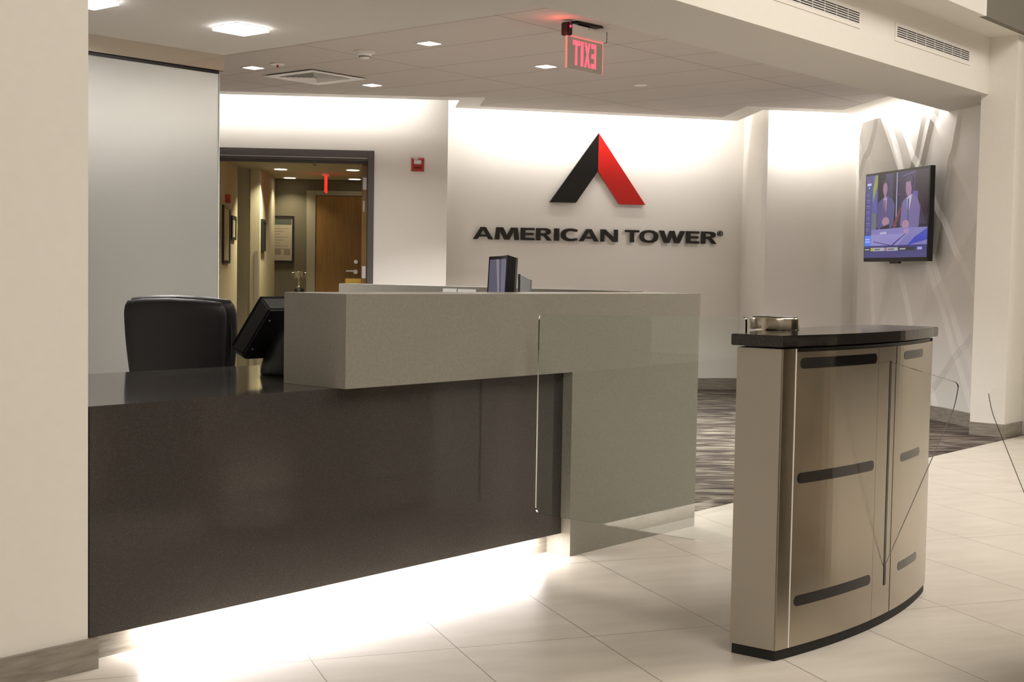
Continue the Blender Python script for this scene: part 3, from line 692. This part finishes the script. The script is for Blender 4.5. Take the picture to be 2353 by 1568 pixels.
def cabinet(label):
    t = thing('turnstile_cabinet', label, 'turnstile', (c0 + c1) / 2, 'turnstile cabinets')
    ts = [i / 24 for i in range(25)]
    def outline(ex, ea=0):
        return [tuple(side(tt, -1, ex) + cdir * (ea if tt == 1 else -ea if tt == 0 else 0))[:2] for tt in ts] + [tuple(side(tt, 1, ex) + cdir * (ea if tt == 1 else -ea if tt == 0 else 0))[:2] for tt in ts[::-1]]
    prism('plinth', outline(-.004, -.004), 0.0005, .034, rubber, t)
    prism('core', outline(-.006, -.006), .034, .979, blackpl, t)
    prism('top_slab', outline(.010, .025), .985, 1.021, slabm, t, .002)
    # end plates
    for a, c, s_ in ((0, -1, 1), (1, 1, -1)):
        p = side(a, -1, -.002); q = side(a, 1, -.002)
        if a == 0: obox('end_plate', p - cdir * .004 + Vector((0, 0, .034)), q - p, cdir * .005, (0, 0, .944), satin, t, .001)
        else: obox('end_plate', p - cdir * .001 + Vector((0, 0, .034)), q - p, cdir * .005, (0, 0, .944), satin, t, .001)
    for s in (-1, 1):
        ribbon('corner_post', .0, .046, s, -.005, .034, .978, steel, t, .006, 4); ribbon('edge_trim', .0475, .0505, s, -.003, .034, .978, alu, t, .005, 2)
        ribbon('side_sheet', .052, .452, s, -.005, .034, .968, steel, t, .006)
        ribbon('centre_sheet', .455, .578, s, -.005, .034, .968, steel, t, .005, 6)
        ribbon('side_sheet', .581, .985, s, -.005, .034, .968, steel, t, .006)
        for zc_ in (.932, .569, .178):
            ribbon('sensor_window', .066, .452 - .012, s, .0012, zc_ - .017, zc_ + .017, blackgl, t, .0006, 40, 1)
            ribbon('sensor_window', .64, .835, s, .0012, zc_ - .015, zc_ + .015, blackgl, t, .0006, 40, 1)
        ribbon('wing_slot', .532, .546, s, .0003, .136, .918, blackpl, t, .001, 2)
    return t
cab = cabinet('curved steel turnstile cabinet with a black granite top, in the foreground')
cab2 = cab.copy(); COL.objects.link(cab2); cab2['label'] = 'second turnstile cabinet, just beyond the right edge of the photo'
for ch in list(cab.children):
    c = ch.copy(); COL.objects.link(c); c.parent = cab2; c.matrix_parent_inverse = ch.matrix_parent_inverse.copy()
cab2.location = cab.location + Vector((-.05, -.99, 0))
# card reader drum on the slab
p = onz((1780, 757), 1.021)
t = thing('card_reader_drum', 'round brushed steel drum on top of the turnstile cabinet', 'card reader', (p.x, p.y, 1.0212))
lathe('body', [(.083, 0), (.084, .003), (.084, .036), (.082, .040), (.079, .042)], (p.x, p.y, 1.0214), steel, t, 64)
lathe('cap', [(.077, 0), (.077, .002), (.074, .003)], (p.x, p.y, 1.0636), blackgl, t, 64)
DR = p
# small glass wings folding out of slots
def rounded(pts, rad, n=6):
    out = []
    for i, p in enumerate(pts):
        p = Vector(p); a = Vector(pts[i - 1]); c = Vector(pts[(i + 1) % len(pts)]); r = rad[i]
        if r <= 0: out.append((p.x, p.y)); continue
        u = (a - p).normalized(); v = (c - p).normalized(); A = p + u * r; B = p + v * r
        for k in range(n + 1):
            tt = k / n; q = A * (1 - tt) ** 2 + p * 2 * tt * (1 - tt) + B * tt ** 2; out.append((q.x, q.y))
    return out
def wing(name, label, pts, rad, x, group=None, th=.010, gm=None):
    lp = rounded(pts, rad)
    t = thing(name, label, 'glass gate', (x, pts[0][0], 0), group)
    # polygon in (y,z): ex = +Y, ey = +Z -> normal +X
    poly('glass_panel', [lp], (x, 0, 0), (0, 1, 0), (0, 0, 1), th, gm or glassw, t)
    return t
GW = 4.33
ysl = side(.54, -1).y
wing('gate_wing', 'small triangular clear glass wing jutting from the near side of the foreground turnstile', [(ysl + .004, .916), (1.722, .858), (1.735, .775), (ysl + .004, .188)], [0, .02, .03, 0], GW, 'triangular glass wings')
y2 = side(.54, 1).y - .99 - .002
wing('gate_wing', 'triangular clear glass wing at the right edge of the photo, from the next turnstile', [(y2, .925), (y2, .14), (1.590, .775), (1.606, .848)], [0, 0, .03, .02], GW - .05, 'triangular glass wings')
g = wing('swing_gate', 'large rectangular clear glass gate between the turnstile and the reception desk', [(3.318, 1.038), (2.385, 1.060), (2.385, .245), (3.318, .245)], [.02, .02, .03, .03], 4.07, th=.012, gm=glass)
ys = side(.34, 1).y
for z in (.90, .42):
    box('hinge', (4.04, ys + .006, z), (4.10, 2.392, z + .045), satin, g, .004)

# ------------------------------------------------------------------ logo emblem and lettering
def lu(q, off=0): p = onpl(q, lP, ln); return ((p - lP).dot(l1), p.z)
apex, bl_, bi, inn, bri, br_ = [lu(q) for q in ((1373.5, 306.5), (1260.5, 465.5), (1321, 466.5), (1371.5, 394), (1420.5, 470), (1480, 471.5))]
LO = lP - ln * .012
t = thing('logo_emblem', 'black and red upward-pointing chevron emblem on the white wall', 'logo', LO + l1 * apex[0] + Vector((0, 0, apex[1])))
# note ex x ey: l1 x Z points to -ln (towards the room)
poly('black_stroke', [[apex, inn, bi, bl_]], LO, l1, (0, 0, 1), .03, blackac, t); t.children[-1]['label'] = 'black left stroke'
poly('red_stroke', [[apex, br_, bri, inn]], LO, l1, (0, 0, 1), .03, redp, t)
for c in t.children:
    if c.name.startswith('red'): c['label'] = 'red right stroke'
def arc(cx_, cy_, rx, ry, a0, a1, n=20, p=2.3):
    out = []
    for i in range(n + 1):
        a = math.radians(a0 + (a1 - a0) * i / n); c, s = superpt(a, p); out.append((cx_ + rx * c, cy_ + ry * s))
    return out
def glyph(ch):
    # unit boxes, y 0..1, width 0..1 (stroke widths given for wide bold face)
    if ch == 'A': return [[(0, 0), (.22, 0), (.31, .22), (.69, .22), (.78, 0), (1, 0), (.63, 1), (.37, 1)], [(.36, .39), (.64, .39), (.50, .78)]]
    if ch == 'M': return [[(0, 0), (.19, 0), (.21, .72), (.40, 0), (.60, 0), (.79, .72), (.81, 0), (1, 0), (.94, 1), (.66, 1), (.50, .36), (.34, 1), (.06, 1)]]
    if ch == 'E': return [[(0, 0), (1, 0), (1, .19), (.33, .19), (.33, .41), (.93, .41), (.93, .59), (.33, .59), (.33, .81), (1, .81), (1, 1), (0, 1)]]
    if ch == 'R': return [[(0, 0), (.28, 0), (.28, .40), (.40, .40), (.50, .34), (.70, 0), (1, 0), (.76, .37), (.66, .46)] + arc(.56, .725, .38, .275, -60, 90, 14) + [(0, 1)], [(.28, .58)] + arc(.48, .70, .16, .12, -90, 90, 10, 2) + [(.28, .82)]]
    if ch == 'I': return [[(0, 0), (1, 0), (1, 1), (0, 1)]]
    if ch == 'C': return [[(.99, .97)] + arc(.58, .5, .58, .52, 55, 305, 30) + [(.99, .03), (.99, .24)] + arc(.62, .5, .33, .31, 300, 60, 24) + [(.99, .76)]]
    if ch == 'N': return [[(0, 0), (.22, 0), (.22, .68), (.72, 0), (1, 0), (1, 1), (.78, 1), (.78, .34), (.28, 1), (0, 1)]]
    if ch == 'T': return [[(.36, 0), (.64, 0), (.64, .81), (1, .81), (1, 1), (0, 1), (0, .81), (.36, .81)]]
    if ch == 'O': return [arc(.5, .5, .5, .52, 0, 355, 40), arc(.5, .5, .27, .32, 0, 355, 32)]
    if ch == 'W': return [[(0, 1), (.20, 0), (.40, 0), (.50, .62), (.60, 0), (.80, 0), (1, 1), (.81, 1), (.69, .32), (.59, 1), (.41, 1), (.31, .32), (.19, 1)]]
    if ch == 'X': return [[(0, 0), (.30, 0), (.5, .34), (.70, 0), (1, 0), (.66, .51), (.98, 1), (.68, 1), (.5, .68), (.32, 1), (.02, 1), (.34, .51)]]
sg = thing('wall_lettering', 'black raised capital letters spelling AMERICAN TOWER below the emblem', 'sign', LO + l1 * lu((1370, 550))[0] + Vector((0, 0, lu((1370, 550))[1])))
xs = [('A', 280, 430), ('M', 442, 625), ('E', 637, 740), ('R', 752, 870), ('I', 887, 925), ('C', 938, 1062), ('A', 1073, 1222), ('N', 1235, 1365), ('T', 1418, 1525), ('O', 1528, 1668), ('W', 1673, 1868), ('E', 1876, 1975), ('R', 1990, 2105)]
for ch, a, c in xs:
    pa, pc = 1000 + a / 3.268, 1000 + c / 3.268
    yb = lambda x: 549.6 + (x - 1086) * .0206
    ua, za = lu((pa, yb(pa))); uc, zc_ = lu((pc, yb(pc))); _, zt_ = lu((pa, yb(pa) - 28.2))
    zb_ = (za + zc_) / 2; hh = zt_ - za
    poly('letter', [[(ua + (uc - ua) * u, zb_ + hh * v) for u, v in lp] for lp in glyph(ch)], LO, l1, (0, 0, 1), .02, letterm, sg)
ua, za = lu((1000 + 2112 / 3.268, 543.5)); uc, zc_ = lu((1000 + 2155 / 3.268, 543.5)); _, z2 = lu((1652, 530.5)); cw = uc - ua; chh = z2 - za
P2 = lambda lp: [(ua + cw * u, za + chh * v) for u, v in lp]
poly('registered_ring', [P2(arc(.5, .5, .5, .5, 0, 350, 35, 2)), P2(arc(.5, .5, .40, .40, 0, 350, 35, 2))], LO, l1, (0, 0, 1), .012, letterm, sg)
poly('registered_letter', [P2([(.30 + .42 * u, .22 + .56 * v) for u, v in lp]) for lp in glyph('R')], LO, l1, (0, 0, 1), .012, letterm, sg)

# ------------------------------------------------------------------ fire strobe on door wall
A = onpl((945, 394), dP, dn); B = onpl((974.5, 363), dP, dn); w_ = (B - A).dot(e1); h_ = B.z - A.z; Z = Vector((0, 0, 1))
t = thing('fire_alarm_strobe', 'red wall-mounted fire alarm strobe with clear lens, right of the doorway', 'fire alarm', A)
bm = bmesh.new()
def sv(u, v, o): return bm.verts.new(A + e1 * (w_ * u) + Z * (h_ * v) - dn * o)
b4 = [sv(0, 0, .001), sv(1, 0, .001), sv(1, 1, .001), sv(0, 1, .001)]; m4 = [sv(0, 0.02, .02), sv(1, .02, .02), sv(1, .96, .02), sv(0, .96, .02)]; f4 = [sv(.14, .16, .045), sv(.86, .16, .045), sv(.86, .86, .045), sv(.14, .86, .045)]
bm.faces.new(b4)
for a, c in ((b4, m4), (m4, f4)):
    for i in range(4): bm.faces.new((a[i], a[(i + 1) % 4], c[(i + 1) % 4], c[i]))
bm.faces.new(f4); finish('housing', bm_mesh('housing', bm), redpl, t)
obox('lens', A + e1 * w_ * .2 + Z * h_ * .50 - dn * .0455, e1 * w_ * .6, -dn * .022, Z * h_ * .30, lens, t, .006)
obox('reflector', A + e1 * w_ * .14 + Z * h_ * .83 - dn * .0455, e1 * w_ * .42, -dn * .012, Z * h_ * .12, lens, t, .004)
obox('sounder_recess', A + e1 * w_ * .2 + Z * h_ * .18 - dn * .0455, e1 * w_ * .6, -dn * .002, Z * h_ * .12, mat('dark_red', (.12, .008, .006), .4), t)

# ------------------------------------------------------------------ television
def tv():
    n = fn; P0 = fP + fn * .12
    TL, TR, BR, BL = [onpl(q, P0, n) for q in ((1990, 402), (2139.5, 378.5), (2138, 601), (1989, 601))]
    h = -fd; W_ = ((TR - TL).dot(h) + (BR - BL).dot(h)) / 2; zt = (TL.z + TR.z) / 2; zb_ = (BL.z + BR.z) / 2; H_ = zt - zb_
    o = Vector((TL.x, TL.y, zb_)); Z = Vector((0, 0, 1))
    t = thing('television', 'flat television showing two men in suits, mounted on the white relief wall', 'television', o + h * W_ / 2)
    obox('housing', o + n * -.045, h * W_, n * .045, Z * H_, blackpl, t, .003)
    obox('wall_bracket', o - n * .107 + h * W_ * .3 + Z * H_ * .3, h * W_ * .4, n * .061, Z * H_ * .4, blackpl, t)
    obox('sensor_bump', o + h * W_ * .42 - Z * .018 - n * .03, h * W_ * .14, n * .025, Z * .0178, blackpl, t)
    # picture: one flat mesh, layers a hair apart, coloured by material slots
    bx = .018; sw = W_ - 2 * bx; sh = H_ - .022 - .035; so = o + h * bx + Z * .035
    mats = []; vv = []; ff = []; fm = []; lay = [0]
    def cm(c, st=1.0):
        m = mat('picture_%d' % len(mats), (.01, .01, .01), .12, emit=c, estr=st); mats.append(m); return len(mats) - 1
    def pg(c, pts):
        k = cm(c) if not isinstance(c, int) else c; lay[0] += 1; i0 = len(vv)
        for s, tt in pts: vv.append(tuple(so + h * (sw * s) + Z * (sh * (1 - tt)) + n * (.0012 + lay[0] * .00006)))
        ff.append(tuple(range(i0, i0 + len(pts)))); fm.append(k)
    R_ = lambda a, b_, c, d_: [(a, b_), (c, b_), (c, d_), (a, d_)]
    pg((.018, .014, .026), R_(0, 0, 1, 1))
    pg((.05, .04, .10), R_(.33, 0, .45, .4)); pg((.035, .025, .07), R_(.55, 0, .8, .7))
    pg((.075, .075, .23), R_(0, 0, .11, .73)); pg((.10, .10, .32), [(.11, .0), (.20, 0), (.20, .46), (.11, .46)])
    pg((.26, .30, .045), [(.16, 0), (.195, 0), (.195, .12), (.12, .34), (.12, .17)])
    pg((.14, .15, .17), R_(.11, .46, .19, .66))
    pg((.30, .30, .55), R_(.505, 0, .52, .63))
    pg((.10, .03, .03), [(.42, .32), (.43, .30), (.34, .55), (.33, .55)]); pg((.16, .04, .04), [(.46, .62), (.58, .40), (.60, .42), (.49, .68)])
    pg((.12, .10, .35), [(.60, .05), (.80, .01), (.80, .017), (.60, .06)]); pg((.10, .08, .28), R_(.76, .24, .84, .36)); pg((.30, .03, .03), [(.53, .10), (.56, .09), (.56, .11)]); pg((.30, .03, .03), [(.53, .26), (.56, .25), (.56, .27)])
    for k in range(5): pg((.09, .07, .16), [(.88 + .02 * k, .40 + .05 * k), (.89 + .02 * k, .39 + .05 * k), (.87 + .025 * k, .62), (.86 + .025 * k, .62)])
    el = lambda x, y, rx, ry, n=16: [(x + rx * math.cos(2 * math.pi * i / n), y + ry * math.sin(2 * math.pi * i / n)) for i in range(n)]
    # man on the left
    suit = (.085, .075, .20); skin = (.30, .17, .26); hair = (.055, .04, .07)
    pg(suit, [(.21, .34), (.28, .29), (.36, .26), (.45, .31), (.49, .38), (.47, .62), (.40, .68), (.25, .68), (.19, .62)])
    pg((.38, .30, .42), [(.30, .29), (.36, .28), (.345, .45), (.32, .45)]); pg((.16, .05, .12), [(.315, .31), (.335, .31), (.34, .52), (.32, .52)])
    pg(hair, el(.325, .13, .045, .055)); pg(skin, el(.325, .18, .036, .075)); pg(skin, R_(.31, .24, .345, .29))
    pg((.34, .20, .26), el(.345, .57, .06, .055)); pg((.02, .015, .03), [(.26, .64), (.40, .60), (.42, .66), (.27, .68)])
    # man on the right
    suit2 = (.15, .12, .28)
    pg(suit2, [(.60, .36), (.66, .31), (.76, .27), (.84, .32), (.88, .42), (.87, .64), (.80, .69), (.63, .68), (.58, .62)])
    pg((.45, .40, .52), [(.675, .31), (.755, .27), (.715, .46), (.685, .45)]); pg((.07, .08, .20), [(.688, .32), (.712, .32), (.712, .58), (.69, .60)])
    pg(hair, el(.71, .115, .055, .065)); pg(skin, [(.655, .13), (.72, .12), (.745, .20), (.74, .28), (.69, .30), (.665, .26), (.655, .21)])
    pg((.36, .21, .28), el(.665, .615, .055, .05))
    # desk and graphics
    pg((.20, .18, .42), [(.11, .66), (.62, .65), (1, .66), (1, .86), (.11, .86)]); pg((.27, .24, .50), [(.11, .72), (.7, .72), (.55, .86), (.11, .86)])
    pg((.05, .07, .42), [(.82, .76), (1, .67), (1, .80), (.70, .86)]); pg((.04, .035, .12), [(.45, .855), (.70, .70), (.705, .705), (.47, .86)]); pg((.04, .035, .12), [(.15, .80), (.45, .855), (.45, .862), (.15, .81)])
    pg((.45, .42, .60), [(.25, .70), (.36, .69), (.37, .715), (.27, .72)]); pg((.35, .22, .40), R_(.64, .67, .72, .72))
    pg((.10, .20, .75), R_(0, .73, .11, .855)); pg((.06, .055, .18), R_(0, .855, 1, 1)); pg((.03, .03, .05), R_(0, .88, .11, .92))
    pg((.38, .38, .40), R_(.11, .88, .56, .92)); pg((.40, .40, .03), R_(.12, .88, .16, .92)); pg((.04, .04, .045), R_(.56, .88, .82, .92)); pg((.35, .35, .62), R_(.86, .882, .93, .912)); pg((.30, .15, .32), R_(.34, .88, .38, .92))
    pg((.5, .5, .62), R_(.025, .09, .095, .12)); pg((.4, .4, .55), R_(.05, .135, .07, .155)); pg((.3, .1, .1), R_(.035, .055, .085, .07))
    for k in range(7):
        pg((.18, .18, .36), R_(.02, .22 + .07 * k, .07 + .01 * (k % 3), .232 + .07 * k)); pg((.15, .15, .32), R_(.02, .245 + .07 * k, .09, .255 + .07 * k))
    for a in (.77, .80): pg((.5, .55, .85), R_(.015, a, .09, a + .012))
    for x0, x1 in ((.18, .27), (.40, .50), (.59, .68), (.015, .09)): pg((.12, .12, .13) if x0 < .55 and x0 > .1 else (.4, .4, .42), R_(x0, .893, x1, .908))
    me = bpy.data.meshes.new('screen'); me.from_pydata(vv, [], ff)
    for m in mats: me.materials.append(m)
    for p, k in zip(me.polygons, fm): p.material_index = k
    ob_ = bpy.data.objects.new('screen', me); COL.objects.link(ob_); ob_.parent = t; ob_.matrix_parent_inverse = Matrix.Translation(t.location).inverted()
tv()

# ------------------------------------------------------------------ exit sign under the tile ceiling
def exit_sign():
    y = 5.24; x0, x1 = 6.655, 7.045; xm = 6.86
    t = thing('exit_sign', 'red lit edge-glow exit sign hanging from the tile ceiling, lettering seen from behind', 'exit sign', (xm, y, ZT))
    prism('canopy', [(6.73, y - .03), (6.97, y - .05), (6.97, y + .07), (6.73, y + .07)], ZT - .016, ZT - .0025, blackpl, t, .002)
    box('neck', (6.80, y + .0, ZT - .024), (6.90, y + .03, ZT - .0162), blackpl, t)
    box('light_bar', (6.685, y - .02, 2.708), (7.052, y + .03, ZT - .0245), alu, t, .003)
    box('end_cap', (6.64, y - .025, 2.700), (6.6845, y + .035, ZT - .018), blackpl, t, .006)
    box('edge_cap', (7.0525, y - .02, 2.706), (7.056, y + .03, ZT - .0245), blackpl, t)
    cyl('indicator', (6.660, y - .028, 2.755), (6.660, y - .0252, 2.755), .009, .009, reddot, t, 16); cyl('test_button', (6.656, y - .028, 2.776), (6.656, y - .0252, 2.776), .006, .006, redpl, t, 16)
    cyl('screw', (6.86, y - .023, 2.765), (6.86, y - .0202, 2.765), .006, .006, chrome, t, 12)
    bz = 2.50
    box('acrylic_panel', (x0 + .012, y, bz), (x1 - .010, y + .006, 2.707), acry, t)
    for a, c in ((x0 + .0, x0 + .0115), (x1 - .0095, x1)): box('glowing_edge', (a, y, bz), (c, y + .006, 2.707), rededge, t)
    box('glowing_rim', (x0 + .012, y, 2.6985), (x1 - .01, y - .002, 2.7065), rededge, t)
    # EXIT seen from behind: letters mirrored in x
    LX0, LX1, LZ0, LZ1 = x0 + .065, x1 - .080, bz + .026, 2.682
    ws = [('E', 0, .21), ('X', .25, .50), ('I', .55, .66), ('T', .70, 1.0)]
    LW = LX1 - LX0
    for ch, a, c in ws:
        lps = [[(-(LX1 - LW * (a + (c - a) * u)), LZ0 + (LZ1 - LZ0) * v) for u, v in lp] for lp in glyph(ch)]
        lps = [[(-u, v) for u, v in lp] for lp in lps]
        poly('exit_letter', lps, (0, y - .0005, 0), (1, 0, 0), (0, 0, 1), .0025, redglow, t)
    l = bpy.data.lights.new('sign_glow', 'POINT'); l.energy = .5; l.color = (1, .08, .06); l.shadow_soft_size = .01
    o = bpy.data.objects.new('sign_glow', l); COL.objects.link(o); o.location = (6.585, y + .0, 2.70); o.parent = t; o.matrix_parent_inverse = Matrix.Translation(t.location).inverted()
exit_sign()

# ------------------------------------------------------------------ ceiling fixtures
def square_lamp(x, y, s, label):
    t = thing('square_ceiling_light', label, 'ceiling light', (x, y, ZS), 'large square soffit lights')
    box('frame', (x - s / 2 - .004, y - s / 2 - .004, ZS - .004), (x + s / 2 + .004, y + s / 2 + .004, ZS - .0005), white_m, t)
    box('lens', (x - s / 2, y - s / 2, ZS - .024), (x + s / 2, y + s / 2, ZS - .0042), lensw, t, .002)
    area('lamp', (x, y, ZS - .03), (0, 0, -1), s * .9, s * .9, 45, COOL, parent=t)
square_lamp(5.01, 6.40, .235, 'large bright square light in the grey soffit, centre of the two')
square_lamp(4.01, 6.43, .235, 'large bright square light cut off at the top left corner')
for i, (q, e) in enumerate((((986, 99), 1), ((582, 155), 1), ((1254, 152), 1), ((855, 195), .5))):
    p = onz(q, ZT); s = .115
    lab = ['small square ceiling downlight nearest the exit sign on its left, closest to the soffit', 'small square ceiling downlight beside the frosted screen top', 'small square ceiling downlight directly left of the hanging exit sign', 'small square ceiling downlight right of the square air diffuser'][i]
    t = thing('square_downlight', lab, 'ceiling light', (p.x, p.y, ZT), 'small square downlights')
    box('frame', (p.x - s / 2 - .012, p.y - s / 2 - .012, ZT - .0045), (p.x + s / 2 + .012, p.y + s / 2 + .012, ZT - .0005), white_m, t)
    box('lens', (p.x - s / 2, p.y - s / 2, ZT - .0065), (p.x + s / 2, p.y + s / 2, ZT - .0047), lenss, t)
    area('lamp', (p.x, p.y, ZT - .01), (0, 0, -1), s, s, (140, 22, 140, 8)[i], NEUT, parent=t, spread=2.2)
p = onz((1472, 195), ZT); t = tag(cyl('recessed_speaker', (p.x, p.y, ZT - .008), (p.x, p.y, ZT - .0005), .05, .055, white_m), 'small round white ceiling fitting right of the exit sign', 'ceiling fitting')
p = onz((638, 147), ZT); t = thing('sprinkler', 'flat white sprinkler cover with red centre on the tile ceiling', 'sprinkler', (p.x, p.y, ZT))
cyl('cover', (p.x, p.y, ZT - .008), (p.x, p.y, ZT - .0005), .052, .06, white_m, t); cyl('bulb', (p.x, p.y, ZT - .028), (p.x, p.y, ZT - .0085), .008, .008, redpl, t, 12)
p = onz((838, 118), ZT); t = thing('smoke_detector', 'white round smoke detector on the tile ceiling', 'smoke detector', (p.x, p.y, ZT))
lathe('base', [(.075, -.012), (.078, -.008), (.078, -.0006)], (p.x, p.y, ZT), white_m, t); lathe('chamber', [(.022, -.055), (.030, -.052), (.045, -.034), (.055, -.022), (.066, -.0125)], (p.x, p.y, ZT), white_m, t)
cyl('vent_band', (p.x, p.y, ZT - .045), (p.x, p.y, ZT - .037), .038, .044, mat('grey_mesh', (.25, .25, .25), .6), t)
# square diffuser
cxd, cyd, sd = 7.41, 8.48, .60
t = thing('air_diffuser', 'square white louvred air diffuser in the tile ceiling', 'air vent', (cxd, cyd, ZT))
def ring(name, s0, s1, z0, z1, m):
    bm = bmesh.new(); A = [bm.verts.new((cxd + sx * s0 / 2, cyd + sy * s0 / 2, z0)) for sx, sy in ((-1, -1), (1, -1), (1, 1), (-1, 1))]; B = [bm.verts.new((cxd + sx * s1 / 2, cyd + sy * s1 / 2, z1)) for sx, sy in ((-1, -1), (1, -1), (1, 1), (-1, 1))]
    for i in range(4): bm.faces.new((A[i], A[(i + 1) % 4], B[(i + 1) % 4], B[i]))
    o = finish(name, bm_mesh(name, bm), m, t); md = o.modifiers.new('s', 'SOLIDIFY'); md.thickness = .004; return o
ring('frame', sd, .42, ZT - .009, ZT - .007, white_m)
box('backing', (cxd - .21, cyd - .21, ZT - .003), (cxd + .21, cyd + .21, ZT - .0007), ventd, t)
for k in range(6): ring('louvre', .395 - k * .064, .378 - k * .064, ZT - .012, ZT - .006, white_m)
# linear vents on the beam face
def vent(x0, x1, z0, z1, label):
    y = 3.8845; t = thing('linear_air_vent', label, 'air vent', ((x0 + x1) / 2, y, z0), 'slotted vents in the beam face')
    mx0, mx1, mz0, mz1 = x0 + .03, x1 - .022, z0 + .028, z1 - .024
    for a in ((x0, z0, mx0, z1), (mx1, z0, x1, z1), (mx0, z0, mx1, mz0), (mx0, mz1, mx1, z1)):
        box('frame_bar', (a[0], y - .004, a[1]), (a[2], y, a[3]), paint, t)
    box('backing', (mx0, y - .0005, mz0), (mx1, y - .0001, mz1), ventd, t)
    n = 5
    for k in range(n + 1):
        z = mz0 + (mz1 - mz0) * k / n; box('slat', (mx0, y - .006, z - .0025), (mx1, y - .0008, z + .0025), alu, t)
    for k in range(1, 8): box('divider', (mx0 + (mx1 - mx0) * k / 8 - .002, y - .003, mz0), (mx0 + (mx1 - mx0) * k / 8 + .002, y - .0007, mz1), alu, t)
vent(8.472, 9.773, 2.793, 2.918, 'long slotted air vent in the cream beam face, nearest the right pillar')
vent(6.66, 7.961, 2.793, 2.918, 'long slotted air vent in the cream beam face, cut off by the top edge')
